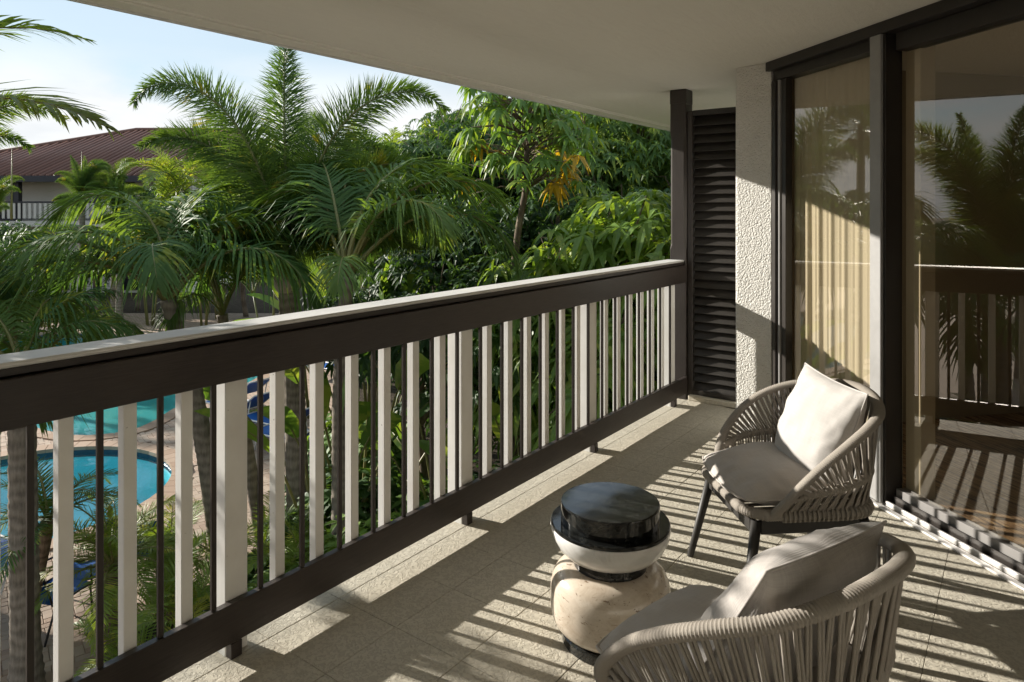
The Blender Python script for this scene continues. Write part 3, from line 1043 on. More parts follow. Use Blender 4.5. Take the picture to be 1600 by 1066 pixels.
def rope_chair(label, loc, rz, pillow_mat):
    """local frame: the sitter looks along -Y"""
    ch = thing('rope_armchair', label, 'armchair', loc, rz, 'rope armchairs by the side table')
    SZ = 0.392
    # legs and apron
    for sx in (-1, 1):
        for sy, fy, ty in ((-1, -.272, -.20), (1, .275, .20)):
            lg = MB()
            lg.tube([(sx * .268, fy, 0.0), (sx * .266, fy * .995, .006), (sx * .212, ty, SZ - .030)], [.0125, .0135, .0200], 14)
            lg.build('leg', 'leg_metal', ch)
    for sx in (-1, 1):
        MB().box(sx * .210 - .012, sx * .210 + .012, -.188, .188, SZ - .078, SZ - .022, .004).build('apron', 'leg_metal', ch)
    for sy in (-1, 1):
        MB().box(-.197, .197, sy * .205 - .012, sy * .205 + .012, SZ - .078, SZ - .022, .004).build('apron', 'leg_metal', ch)
    # seat ring
    ring = []
    hw, hd, cr = .240, .240, .095
    for cx, cy, a0 in ((1, 1, 0), (-1, 1, 90), (-1, -1, 180), (1, -1, 270)):
        for k in range(7):
            a = R(a0 + 15 * k)
            ring.append((cx * (hw - cr) + cr * math.cos(a), cy * (hd - cr) + cr * math.sin(a), SZ))
    ringc = ring + [ring[0]]
    rb = MB()
    wrapped_tube(rb, ringc, .0200, .0085, 12, .12, closed=True)
    rb.build('seat_ring', 'rope', ch)
    # webbing under the cushion
    wbm = MB()
    for k in range(-6, 7):
        wbm.box(k * .035 - .010, k * .035 + .010, -.232, .232, SZ - .006, SZ - .002)
    wbm.build('webbing', 'rope', ch)
    # arm and back hoop
    half = [(.247, -.150, SZ + .004), (.290, -.132, SZ + .060), (.322, -.088, SZ + .132), (.338, -.01, SZ + .212), (.334, .075, SZ + .272),
            (.298, .170, SZ + .318), (.232, .250, SZ + .345), (.125, .305, SZ + .370)]
    hoop = half + [(0, .323, SZ + .381)] + [(-x, y, z) for x, y, z in reversed(half)]
    hb = MB()
    hp = wrapped_tube(hb, hoop, .0205, .0075, 14, .12, flat=.72)
    hb.build('arm_hoop', 'rope', ch)
    # lower band
    bh = [(.285, -.118, SZ + .068), (.306, -.03, SZ + .098), (.305, .07, SZ + .116), (.272, .165, SZ + .128), (.20, .238, SZ + .136), (.10, .272, SZ + .142)]
    band = bh + [(0, .28, SZ + .144)] + [(-x, y, z) for x, y, z in reversed(bh)]
    bb = MB()
    bp = wrapped_tube(bb, band, .0140, .0125, 10, .30)
    bb.build('band', 'rope', ch)
    # cords from hoop over band to seat ring
    rp = catmull([Vector(p) for p in ([(.241, -.135, SZ), (.242, -.05, SZ), (.242, .05, SZ), (.237, .16, SZ), (.195, .225, SZ), (.10, .241, SZ), (0, .242, SZ)])], 60)
    rp = rp + [Vector((-p.x, p.y, p.z)) for p in reversed(rp[:-1])]

    def samp(c, t):
        k = t * (len(c) - 1)
        i = min(int(k), len(c) - 2)
        return c[i].lerp(c[i + 1], k - i)
    NC = 64
    for k in range(NC):
        t = (k + .5) / NC
        ta = .035 + .93 * t
        tb = .015 + .97 * t
        A = samp(hp, ta)
        B = samp(bp, tb)
        C = samp(rp, .01 + .98 * t)
        out = Vector((B.x, B.y, 0)).normalized() * .015
        sd = 1 if k % 2 else -1
        Bs = B + out * sd * .6
        jitter = samp(bp, min(1, tb + .004)) - B
        for q in (-1, 1):
            cd = MB()
            off = jitter.normalized() * (.0042 * q)
            cd.tube([A + off, A.lerp(Bs, .5) + off, Bs + off * 1.4, Bs.lerp(C, .5) + off, C + off], .0042, 5, False)
            cd.build('cord', 'rope', ch)
        # lashing round the seat ring
        ls = MB()
        pts = []
        tn = (samp(rp, min(1, .01 + .98 * t + .01)) - C)
        tn = tn.normalized() if tn.length > 0 else Vector((0, 1, 0))
        sdv = tn.cross(Vector((0, 0, 1)))
        for a in range(9):
            an = 2 * math.pi * a / 8
            pts.append(C + (sdv * math.cos(an) + Vector((0, 0, 1)) * math.sin(an)) * .0245 + tn * (.004 * a / 8 - .002))
        ls.tube(pts[:-1], .0046, 5, False, True, True)
        ls.build('lashing', 'rope', ch)
    # seat cushion (a part tied to the chair)
    cu = MB()
    cushion(cu, .50, .50, .135, 5, 40, 40, .4, .0, .016, 0.0, .55, .52)
    c = cu.build('seat_cushion', 'cushion_fabric', ch)
    c.location = (0, -.020, SZ + .058)
    c.rotation_euler = (R(3), 0, 0)
    sm_ = MB(); seam(sm_, .50, .50, .0, .004, .52)
    s_ = sm_.build('piping', 'cushion_fabric', c)
    return ch


def pillow(label, chair, pos, rot, mat, seed, w=.44, d=.43, t=.18):
    mb = MB()
    cushion(mb, w, d, t, seed, 48, 48, .6, .07, .019, -.18, .52, .05)
    o = mb.build('throw_pillow', mat)
    o.matrix_world = chair.matrix_basis @ Matrix.Translation(pos) @ rot
    tag(o, label, 'pillow', 'throw pillows on the armchairs')
    s = MB(); seam(s, w, d, .07, .003, .05)
    s.build('seam', mat, o)
    return o


# chair 1 stands by the glass and looks at the table; chair 2 has its side to the viewer
c1 = rope_chair('taupe rope armchair beside the glass door holding a bright sunlit pillow', (-0.761, 2.801, 0), R(-48.2), None)
c2 = rope_chair('taupe rope armchair cut off by the frame edge holding a grey shaded pillow', (-0.525, 1.573, 0), R(-108), None)
bpy.context.view_layer.update()
pillow('off white square pillow in full sun leaning in the armchair by the glass', c1, Vector((0.025, .135, .620)),
       Matrix.Rotation(R(2), 4, 'Y') @ Matrix.Rotation(R(73), 4, 'X'), 'pillow_fabric', 11)
pillow('grey beige square pillow in shade on the nearest armchair', c2, Vector((0.02, .125, .625)),
       Matrix.Rotation(R(-3), 4, 'Y') @ Matrix.Rotation(R(60), 4, 'X'), 'pillow_grey', 23)

# round stone side table
tb = thing('side_table', 'round stone side table stacking black white and travertine drums', 'table', (-1.145, 2.115, 0))
MB().lathe([(.150, .001), (.165, .003), (.166, .030), (.160, .036)], 64).build('plinth', 'black_marble', tb)
body = []
for k in range(25):
    a = -math.pi / 2 + math.pi * k / 24
    ca, sa = math.cos(a), math.sin(a)
    body.append((.088 + .117 * abs(ca) ** .62, .036 + .112 + .112 * (1 if sa > 0 else -1) * abs(sa) ** .68))
MB().lathe(body, 72).build('drum', 'travertine', tb)
MB().lathe([(.118, .255), (.125, .259), (.125, .287), (.122, .291)], 64).build('neck', 'black_marble', tb)
bowl = [(.120, .2915), (.133, .293), (.160, .307), (.184, .332), (.199, .362), (.205, .392), (.2035, .396)]
MB().lathe(bowl, 72).build('bowl', 'white_marble', tb)
MB().lathe([(.2, .3965), (.2040, .398), (.2040, .405), (.2038, .4062), (.2025, .4085), (.2005, .4092), (.199, .40922), (.1975, .40922), (.15, .40922)], 96).build('rim', 'black_marble', tb)
MB().lathe([(.1665, .4095), (.1690, .411), (.1690, .4125), (.1690, .468), (.1690, .4695), (.1683, .4715), (.1668, .4725), (.1655, .4727), (.164, .47272), (.08, .47272)], 96).build('top', 'black_marble', tb)


# ------------------------------------------------------------------ grounds below: bed, paving, pools
from mathutils.geometry import tessellate_polygon
GZ = -3.2


def sheet(poly, z, holes=()):
    loops = [[Vector((x, y, 0)) for x, y in poly]] + [[Vector((x, y, 0)) for x, y in h] for h in holes]
    tris = tessellate_polygon(loops)
    flat = [p for l in loops for p in l]
    mb = MB()
    fs = []
    for t in tris:
        a, b, c = (flat[i] for i in t)
        fs.append(t if (b - a).cross(c - a).z > 0 else (t[0], t[2], t[1]))
    mb.add([(p.x, p.y, z) for p in flat], fs)
    return mb


def inside(p, poly):
    x, y = p
    r = False
    for i in range(len(poly)):
        x1, y1 = poly[i]
        x2, y2 = poly[i - 1]
        if (y1 > y) != (y2 > y) and x < (x2 - x1) * (y - y1) / (y2 - y1) + x1:
            r = not r
    return r


def closed_curve(pts, n):
    P = [Vector((p[0], p[1], 0)) for p in pts]
    m_ = len(P)
    c = catmull(P[-2:] + P + P[:3], 400)
    # cut the overlapping run-in and run-out
    i0 = min(range(200), key=lambda i: (c[i] - P[0]).length)
    i1 = min(range(200, 400), key=lambda i: (c[i] - P[0]).length)
    seg = c[i0:i1]
    L = [0.0]
    for i in range(1, len(seg)):
        L.append(L[-1] + (seg[i] - seg[i - 1]).length)
    tot = L[-1] + (seg[0] - seg[-1]).length
    out = []
    j = 0
    seg2 = seg + [seg[0]]
    L.append(tot)
    for k in range(n):
        s = tot * k / n
        while L[j + 1] < s:
            j += 1
        u = (s - L[j]) / max(1e-9, L[j + 1] - L[j])
        q = seg2[j].lerp(seg2[j + 1], u)
        out.append((q.x, q.y))
    return out


def offset(poly, d):
    """poly counter-clockwise; positive d goes outwards"""
    n = len(poly)
    out = []
    for i in range(n):
        a = Vector(poly[i - 1]); b = Vector(poly[(i + 1) % n])
        t = (b - a).normalized()
        out.append((poly[i][0] + t.y * d, poly[i][1] - t.x * d))
    return out


def ccw(poly):
    A = sum(poly[i - 1][0] * poly[i][1] - poly[i][0] * poly[i - 1][1] for i in range(len(poly)))
    return poly if A > 0 else list(reversed(poly))


def LZ(l, Z):
    p = latz(l, Z)
    return (p.x, p.y)


spa = ccw(closed_curve([LZ(-8.1 + 2.3 * math.cos(a), 11.35 + 2.25 * math.sin(a)) for a in [k * math.pi / 6 for k in range(12)]], 60))
big = ccw(closed_curve([LZ(*p) for p in [(-8.8, 14.2), (-8.05, 14.5), (-7.85, 15.2), (-7.85, 16.2), (-7.5, 17.3), (-7.05, 18.4), (-7.3, 20.0), (-9.5, 22.5), (-13, 25),
                                     (-17, 26), (-20, 23.5), (-19.5, 19), (-16, 16.3), (-13, 15.6), (-11, 15.2), (-9.8, 14.5)]], 150))
g = MB()
g.add([(-400, -400, GZ - .06), (400, -400, GZ - .06), (400, 400, GZ - .06), (-400, 400, GZ - .06)], [(0, 1, 2, 3)])
# lawn and soil reach the horizon, the pools are sunk through it
gs = sheet([(-400, -400), (400, -400), (400, 400), (-400, 400)], GZ - .06, (offset(spa, .05), offset(big, .05)))
tag(gs.build('ground', 'soil'), kind='structure')

deck_poly = [LZ(*p) for p in [(-4.3, 5.0), (-4.35, 7.5), (-3.6, 9.2), (-3.35, 12.5), (-4.3, 16.5), (-4.4, 24), (-6, 31), (-32, 31), (-45, 20), (-30, -12), (-9, -14), (-5.6, 0)]]
deck_poly = ccw(deck_poly)
deck = sheet(deck_poly, GZ - .014, (offset(spa, .02), offset(big, .02)))
deck = tag(deck.build('pool_paving', 'paving_far'), kind='structure')

# herringbone pavers: nearest ones singly, the rest of the near paving in one mass
PH = YAW + R(38)
cph, sph = math.cos(PH), math.sin(PH)
o0 = Vector((*LZ(-7, 10), 0))
spa_o = offset(spa, .34)
big_o = offset(big, .34)
cands = []
Wd = .1
for i in range(-75, 76):
    for j in range(-75, 76):
        k = (i - j) % 4
        if k == 0:
            cx, cy, rot = (i + 1) * Wd, (j + .5) * Wd, 0
        elif k == 3:
            cx, cy, rot = (i + .5) * Wd, (j + 1) * Wd, 1
        else:
            continue
        x = o0.x + cx * cph - cy * sph
        y = o0.y + cx * sph + cy * cph
        lat = x * CY + y * SY
        Z = -x * SY + y * CY
        if not (-11.5 < lat < -3.1 and 5.6 < Z < 15.6):
            continue
        px = 800 + F * lat / Z
        if px < -60 or px > 520:
            continue
        if not inside((x, y), deck_poly) or inside((x, y), spa_o) or inside((x, y), big_o):
            continue
        cands.append((Z, x, y, rot))
cands.sort()
pm_ = MB().box(-.0965, .0965, -.0465, .0465, -.05, 0, .004).mesh('paver', 'paver')
vis = [c for c in cands if -20 < 800 + F * (c[1] * CY + c[2] * SY) / c[0] < 330 and HOR + F * 4.68 / c[0] < 1075]
singles = set(id(c) for c in vis[:300])
mass = MB()
for c in cands:
    Z, x, y, rot = c
    if id(c) in singles:
        put('paver', pm_, deck, (x, y, GZ + rnd.uniform(-.003, .002)), PH + (math.pi / 2 if rot else 0))
    else:
        M = Matrix.Translation((x, y, GZ + rnd.uniform(-.003, .002))) @ Matrix.Rotation(PH + (math.pi / 2 if rot else 0), 4, 'Z')
        a, b = .0965, .0465
        vs_ = [M @ Vector(p) for p in ((-a, -b, 0), (a, -b, 0), (a, b, 0), (-a, b, 0), (-a, -b, -.03), (a, -b, -.03), (a, b, -.03), (-a, b, -.03))]
        mass.add(vs_, [(0, 1, 2, 3), (0, 4, 5, 1), (1, 5, 6, 2), (2, 6, 7, 3), (3, 7, 4, 0)])
mo = mass.build('pavers_beyond', 'paver_mass', deck)
mo['kind'] = 'stuff'


def pool(name, curve, depth, floor_mat, step=1):
    n = len(curve)
    b = MB()
    rings = [(offset(curve, 0.0), GZ - .02), (offset(curve, 0.0), GZ - depth)]
    vs_ = [(x, y, z) for r_, z in rings for x, y in r_]
    fs = [((i + 1) % n, i, n + i, n + (i + 1) % n) for i in range(n)]
    b.add(vs_, fs)
    root = tag(b.build(name, floor_mat), kind='structure')
    fl = sheet(curve, GZ - depth + .002)
    fl.build('pool_floor', floor_mat, root)
    tb_ = MB()
    inn = offset(curve, -.012)
    tb_.add([(x, y, GZ - .02) for x, y in inn] + [(x, y, GZ - .19) for x, y in inn], [((i + 1) % n, i, n + i, n + (i + 1) % n) for i in range(n)])
    tb_.build('tile_band', 'pool_tile', root)
    w_ = sheet(curve, GZ - .10)
    wo_ = w_.build(name.split('_')[0] + '_water', 'water')
    tag(wo_, kind='structure')
    o1 = offset(curve, -.03)
    o2 = offset(curve, .30)
    for i in range(0, n, step):
        j = (i + step) % n
        cs = MB()
        def lerp2(p, q, t):
            return (p[0] + (q[0] - p[0]) * t, p[1] + (q[1] - p[1]) * t)
        q = [lerp2(o1[i], o1[j], .02), lerp2(o1[i], o1[j], .98), lerp2(o2[i], o2[j], .98), lerp2(o2[i], o2[j], .02)]
        q = ccw(q)
        prism(cs, q, GZ - .05, GZ + .016)
        cs.build('coping_stone', 'coping', root)
    return root


spa_r = pool('spa_basin', spa, .95, 'pool_plaster')
big_r = pool('pool_basin', big, 1.35, 'pool_plaster_deep')
# curved entry steps of the large pool
for k, (rr_, zz) in enumerate(((.75, -.22), (1.25, -.45), (1.75, -.68))):
    st = MB()
    pts = []
    cx, cz = -9.25, 13.75
    ring_o = [LZ(cx + (rr_ + .42 * math.sin(3 * a) * .25) * math.cos(a) * 1.25, cz + (rr_ + .1 * math.sin(4 * a)) * math.sin(a)) for a in [R(5 + 8.5 * i) for i in range(21)]]
    ring_o = [p for p in ring_o if inside(p, offset(big, -.05))]
    if len(ring_o) > 2:
        base = LZ(cx, cz + .5)
        prism(st, ccw(ring_o + [base]), GZ - 1.34, GZ + zz)
        st.build('pool_step', 'pool_step', big_r)

# ------------------------------------------------------------------ house across the pool
HZ = 37.0
hs = thing('tiled_roof_house', 'pale two storey house with hipped maroon tile roof across the pool', 'house', latz(0, HZ, 0), YAW)
EZ = 3.2
x0, x1, half_d = -34.9, -18.0, 9.6
tp = math.tan(R(20))
MB().box(x0 + 1.5, x1, 1.9, 2 * half_d - 1.5, GZ - .05, EZ - .02).build('wall', 'house_wall', hs)
rfm = MB()
rfm.add([(x0, 0, EZ), (x1, 0, EZ), (x1, half_d, EZ + half_d * tp), (x0 + half_d, half_d, EZ + half_d * tp), (x0, 2 * half_d, EZ), (x1, 2 * half_d, EZ)],
        [(0, 1, 2, 3), (0, 3, 4), (3, 2, 5, 4), (0, 4, 5, 1), (1, 5, 2)])
roof = rfm.build('roof', 'roof_tile', hs)
MB().box(x0 - .05, x1, -.10, -.005, EZ - .30, EZ + .03, .01).build('gutter', 'house_trim', hs)
x = x0 + .35
while x < x1:
    run = min(x - x0, half_d) - .05
    if run > .3:
        row = MB()
        row.tube([(x, -.02, EZ + .035), (x, run, EZ + .035 + run * tp)], .105, 7)
        row.build('tile_row', 'roof_tile', roof)
    x += .36
rc = MB()
rc.tube([(x0, 0, EZ + .1), (x0 + half_d, half_d, EZ + half_d * tp + .1), (x1, half_d, EZ + half_d * tp + .1)], .14, 8)
rc.build('ridge_cap', 'roof_tile', roof)
MB().box(x0 + 1.2, x1, .35, 1.9, .50, .80, .01).build('balcony_slab', 'house_wall', hs)
MB().box(x0 + 1.2, x1, .36, .44, 1.78, 1.87).build('rail', 'house_trim', hs)
MB().box(x0 + 1.2, x1, .36, .44, .88, .94).build('rail', 'house_trim', hs)
blm = MB().box(-.07, .07, -.02, .02, .94, 1.78).mesh('baluster', 'house_wall')
x = x0 + 1.4
while x < x1 - .2:
    put('baluster', blm, hs, (x, .40, 0))
    x += .285
for px in (26, 150):
    xx = (px - 800) / F * (HZ + .5)
    MB().box(xx - .13, xx + .13, .45, .75, GZ, EZ - .02).build('post', 'house_trim', hs)
for px in (2, 190):
    xx = (px - 800) / F * (HZ + 1.9)
    dr = MB().box(xx - .75, xx + .75, 1.84, 1.897, .81, 2.95).build('window', 'house_trim', hs)
    MB().box(xx - .68, xx - .03, 1.80, 1.838, .88, 2.88).build('pane', 'house_glass', dr)
    MB().box(xx + .03, xx + .68, 1.80, 1.838, .88, 2.88).build('pane', 'house_glass', dr)
for k in range(3):
    xx = -30 + k * 4.2
    dr = MB().box(xx - .9, xx + .9, 1.84, 1.897, GZ + .1, GZ + 2.4).build('window', 'house_trim', hs)
    MB().box(xx - .82, xx - .03, 1.80, 1.838, GZ + .2, GZ + 2.3).build('pane', 'house_glass', dr)
    MB().box(xx + .03, xx + .82, 1.80, 1.838, GZ + .2, GZ + 2.3).build('pane', 'house_glass', dr)


# ------------------------------------------------------------------ pool furniture
def copy_tree(o, parent=None):
    c = o.copy()
    COL.objects.link(c)
    c.parent = parent
    for ch_ in list(o.children):
        copy_tree(ch_, c)
    return c


def make_lounger():
    r_ = thing('sun_lounger', 'blue sling sun lounger', 'sun lounger', group='blue sun loungers round the pool')
    fr_ = MB()
    for s in (-1, 1):
        fr_.tube([(-.95, s * .31, .34), (.28, s * .31, .34), (.88, s * .31, .74)], .018, 6)
    fr_.tube([(-.95, -.31, .34), (-.95, .31, .34)], .018, 6)
    fr_.tube([(.88, -.31, .74), (.88, .31, .74)], .018, 6)
    fr_.build('frame', 'white_metal', r_)
    for sx in (-.7, .35):
        for s in (-1, 1):
            l_ = MB()
            l_.tube([(sx, s * .30, .34), (sx + (.12 if sx > 0 else -.1), s * .30, 0.0)], .015, 6)
            l_.build('leg', 'white_metal', r_)
    pr = MB(); pr.tube([(.70, -.28, .60), (.55, -.28, .05), (.55, .28, .05), (.70, .28, .60)], .012, 6)
    pr.build('prop', 'white_metal', r_)
    sl = MB()
    pts = [(-.93, .335), (-.5, .318), (-.1, .315), (.27, .335), (.58, .545), (.86, .735)]
    vs_ = []
    for (x_, z_) in pts:
        for y_ in (-.292, .292):
            vs_.append((x_, y_, z_ + .004))
        for y_ in (-.292, .292):
            vs_.append((x_, y_, z_ - .014))
    fs = []
    for i in range(len(pts) - 1):
        a = i * 4
        fs += [(a, a + 4, a + 5, a + 1), (a + 2, a + 3, a + 7, a + 6), (a, a + 2, a + 6, a + 4), (a + 1, a + 5, a + 7, a + 3)]
    sl.add(vs_, fs)
    sl.build('sling', 'blue_sling', r_)
    return r_


lg0 = make_lounger()
spots = [(372, 16.35, -34, 'farthest of the four blue loungers in a row by the big pool edge'),
         (378, 15.25, -34, 'second farthest blue lounger in the row by the big pool'),
         (440, 14.15, -30, 'second nearest blue lounger in the row behind the ringed palm trunk'),
         (462, 13.25, -30, 'nearest blue lounger in the row, beside the planting bed'),
         (520, 19.0, -25, 'blue lounger far back among the palms past the row of four')]
for i, (px, Z, a, lb) in enumerate(spots):
    o = lg0 if i == 0 else copy_tree(lg0)
    p = ground_xy(px, Z)
    o.location = (p[0], p[1], GZ + .002)
    o.rotation_euler = (0, 0, YAW + R(a))
    o['label'] = lb
# loungers that only show mirrored in the glass door
for i, (x, y, a) in enumerate([(-9.5, 2.2, 100), (-11.2, 1.4, 95), (-14.0, .2, 98), (-15.5, -.9, 95), (-12.6, -.5, 98)]):
    o = copy_tree(lg0)
    o.location = (x, y, GZ + .002)
    o.rotation_euler = (0, 0, R(a))
    o['label'] = 'blue lounger on the paving seen mirrored in the glass door'
    o['group'] = 'loungers mirrored in the glass'


def sling_chair(label, px, Z, a):
    r_ = thing('sling_chair', label, 'chair', (*ground_xy(px, Z), GZ), YAW + R(a), 'blue chairs on the paving')
    for s in (-1, 1):
        l_ = MB()
        l_.tube([(s * .27, -.26, 0), (s * .26, -.24, .40), (s * .255, .20, .38), (s * .25, .34, .86)], .013, 6)
        l_.build('side_frame', 'leg_metal', r_)
        l2 = MB()
        l2.tube([(s * .27, .30, 0), (s * .258, .16, .385)], .012, 6)
        l2.build('leg', 'leg_metal', r_)
        ar = MB(); ar.tube([(s * .285, -.24, .40), (s * .29, -.22, .62), (s * .28, .28, .64)], .012, 6)
        ar.build('arm', 'leg_metal', r_)
    sl = MB()
    pts = [(-.25, .42), (-.1, .385), (.1, .37), (.20, .40), (.27, .60), (.34, .87)]
    vs_ = []
    for (y_, z_) in pts:
        for k in range(5):
            x_ = -.25 + .125 * k
            vs_.append((x_, y_, z_ - .02 * (1 - (x_ / .25) ** 2)))
    fs = []
    for i in range(len(pts) - 1):
        for k in range(4):
            q = i * 5 + k
            fs.append((q, q + 1, q + 6, q + 5))
    sl.add(vs_, fs, True)
    so = sl.build('sling', 'blue_sling', r_)
    md = so.modifiers.new('thick', 'SOLIDIFY'); md.thickness = .012
    return r_


sling_chair('blue sling chair on the paving beside the grey ringed trunk', 84, 7.75, 160)
sling_chair('blue sling chair half hidden by the young date palm', 142, 8.25, 120)
sling_chair('blue sling chair at the edge of the planting bed beneath palm leaves', 222, 8.7, 200)

um = thing('closed_umbrella', 'closed navy blue pool umbrella with a wooden tip among palm leaves', 'umbrella', (*ground_xy(172, 7.75), GZ))
MB().lathe([(.24, 0.001), (.25, .01), (.25, .05), (.06, .075), (.04, .22)], 24).build('base', 'leg_metal', um)
tpole = MB(); tpole.tube([(0, 0, .05), (0, 0, 1.30)], .022, 10); tpole.build('pole', 'white_metal', um)
cn_v, cn_f = [], []
prof = [(.020, 1.21), (.055, 1.12), (.075, .95), (.085, .80), (.095, .62), (.12, .5)]
for r_, z_ in prof:
    for k in range(32):
        a = 2 * math.pi * k / 32
        q = r_ * (1 + .28 * math.sin(8 * a))
        cn_v.append((q * math.cos(a), q * math.sin(a), z_))
for i in range(len(prof) - 1):
    for k in range(32):
        cn_f.append((i * 32 + k, (i + 1) * 32 + k, (i + 1) * 32 + (k + 1) % 32, i * 32 + (k + 1) % 32))
cnm = MB(); cnm.add(cn_v, cn_f, True); cnm.build('canopy', 'navy_canvas', um)
MB().lathe([(.016, 1.21), (.030, 1.24), (.034, 1.27), (.026, 1.31), (.010, 1.345), (.003, 1.355)], 14).build('finial', 'wood_finial', um)


# ------------------------------------------------------------------ plants
def leaflet(mb, p, d, nrm, length, width, droop, segs=3, twist=0.0):
    """one strap leaflet from p along d, bending down by droop"""
    d = d.normalized()
    wdir = d.cross(nrm)
    if wdir.length < 1e-4:
        wdir = d.orthogonal()
    wdir.normalize()
    vs, fs = [], []
    for i in range(segs):
        s = i / segs
        c = p + d * (length * s) + Vector((0, 0, -droop * length * s * s))
        w = width * (0.55 + .9 * s - 1.05 * s * s) if s < .95 else 0
        vs.append(c + wdir * w)
        vs.append(c - wdir * w)
    vs.append(p + d * length + Vector((0, 0, -droop * length)))
    for i in range(segs - 1):
        fs.append((2 * i, 2 * i + 2, 2 * i + 3, 2 * i + 1))
    fs.append((2 * segs - 2, 2 * segs, 2 * segs - 1))
    mb.add(vs, fs, False)


def frond_mesh(kind, seed, L, e0, bend, mat, nodes, per, llen, lwid, ldroop, petiole=0.12, rr=0.014, sweep=0.0, vee=20, bexp=1.35):
    """feather leaf: base at the origin, leaving along +X at elevation e0, arching over by bend degrees"""
    r = random.Random(seed)
    N = 26
    pts, tans = [Vector((0, 0, 0))], []
    for i in range(N):
        t = i / (N - 1)
        e = R(e0 - bend * t ** bexp)
        a = R(sweep * t * t)
        tv = Vector((math.cos(e) * math.cos(a), math.cos(e) * math.sin(a), math.sin(e)))
        tans.append(tv)
        pts.append(pts[-1] + tv * (L / N))
    tans.append(tans[-1])
    st = MB()
    st.tube([pts[i] for i in range(0, N + 1, 2)], [rr * (1.5 - 1.35 * i / N) if i > 2 else rr * 1.9 for i in range(0, N + 1, 2)], 5)
    nst = len(st.f)
    mb = st
    for k in range(nodes):
        t = petiole + (1 - petiole) * (k + r.random() * .5) / nodes
        f = t * N
        i = min(int(f), N - 1)
        p = pts[i].lerp(pts[i + 1], f - i)
        T = tans[i]
        S = Vector((-math.sin(R(sweep * t * t)), math.cos(R(sweep * t * t)), 0))
        Up = T.cross(S)
        if Up.z < 0 and abs(T.z) < .99:
            Up = -Up
        q = (t - petiole) / (1 - petiole)
        prof = (math.sin(math.pi * min(1, .12 + .88 * (q ** .8))) ** .6) * (1 - .45 * q ** 3)
        prof = max(.18, prof)
        al = R(72 - 30 * q) if kind == 'plume' else R(66 - 38 * q)
        for h in range(per):
            if kind == 'plume':
                be = R(r.uniform(-75, 90))
                sg = 1 if r.random() < .5 else -1
                alp = al + R(r.uniform(-12, 12))
            else:
                sg = 1 if h % 2 else -1
                be = R(vee * (1 - .5 * q) + r.uniform(-9, 9))
                alp = al + R(r.uniform(-6, 6))
            ln = llen * prof * r.uniform(.82, 1.12)
            d = T * math.cos(alp) + (S * (sg * math.cos(be)) + Up * math.sin(be)) * math.sin(alp)
            nn = Up * math.cos(be) - S * (sg * math.sin(be)) + Vector((r.uniform(-.3, .3), r.uniform(-.3, .3), r.uniform(-.3, .3)))
            leaflet(mb, p, d, nn, ln, lwid * r.uniform(.8, 1.15), ldroop * r.uniform(.5, 1.5), 3 if kind != 'plume' else 2)
    me = mb.mesh('frond', ['petiole', mat])
    idx = [0] * nst + [1] * (len(mb.f) - nst)
    me.polygons.foreach_set('material_index', idx)
    return me


def ring_trunk(pts, r0, r1, ringgap, seed, flare=1.25, sides=14, depth=.055):
    """palm trunk: leaf-scar rings step in and out along the stem"""
    r = random.Random(seed)
    c = catmull(pts, 60)
    L = sum((c[i + 1] - c[i]).length for i in range(59))
    n = max(12, int(L / ringgap))
    fine = catmull(c, n * 2 + 1)
    rad = []
    for i in range(len(fine)):
        t = i / (len(fine) - 1)
        q = r0 + (r1 - r0) * t
        q *= 1 + (flare - 1) * max(0, 1 - t * 6)
        q *= (1 - depth * (.6 + .4 * r.random())) if i % 2 else 1.0
        rad.append(q * r.uniform(.965, 1.03))
    mb = MB()
    mb.tube(fine, rad, sides)
    return mb


FR = {}


def variants(key, kind, specs, **kw):
    """specs: list of (e0, bend, length scale, sweep)"""
    FR[key] = [frond_mesh(kind, hash_(key) + i, kw['L'] * s[2], s[0], s[1], kw['mat'], kw['nodes'], kw['per'], kw['llen'], kw['lwid'], kw['ldroop'],
                          kw.get('petiole', .12), kw.get('rr', .014), s[3], kw.get('vee', 20), s[4] if len(s) > 4 else kw.get('bexp', 1.35)) for i, s in enumerate(specs)]


def hash_(s):
    return sum(ord(c) * (i + 3) for i, c in enumerate(s))


variants('foxtail', 'plume', [(87, 22, .97, 4), (80, 128, 1.04, 0, 3.0), (60, 92, .82, -6, 2.2), (77, 118, 1.04, 8, 2.8), (24, 50, .75, 8), (74, 120, .9, -10), (8, 45, .7, 0)],
         L=3.25, mat='leaf_foxtail', nodes=120, per=11, llen=.60, lwid=.0085, ldroop=.14, petiole=.10, rr=.022, bexp=1.9)
variants('foxtail_old', 'plume', [(30, 50, .9, -6), (20, 45, .9, 8)],
         L=2.5, mat='leaf_foxtail_yellow', nodes=90, per=10, llen=.50, lwid=.0085, ldroop=.14, petiole=.10, rr=.022)
variants('coco', 'vee', [(78, 135, 1, 8), (66, 130, 1, -10), (54, 128, 1, 6), (72, 150, .95, 12), (40, 115, .95, -6), (86, 95, .85, 0), (20, 85, .9, 10)],
         L=1.95, mat='leaf_coconut', nodes=60, per=2, llen=.70, lwid=.0165, ldroop=.75, petiole=.24, rr=.017, vee=30, bexp=1.6)
variants('near', 'vee', [(36, 62, 1, -6), (64, 85, 1, 8), (20, 60, .95, 8), (80, 60, .9, -6)],
         L=1.95, mat='leaf_areca', nodes=72, per=2, llen=.46, lwid=.0125, ldroop=.30, petiole=.2, rr=.013, vee=26)
variants('big', 'vee', [(40, 52, 1, -14), (62, 70, 1, 10), (20, 60, .95, 8), (76, 60, .9, -6)],
         L=3.0, mat='leaf_coconut', nodes=64, per=2, llen=.78, lwid=.021, ldroop=.34, petiole=.2, rr=.022, vee=18)
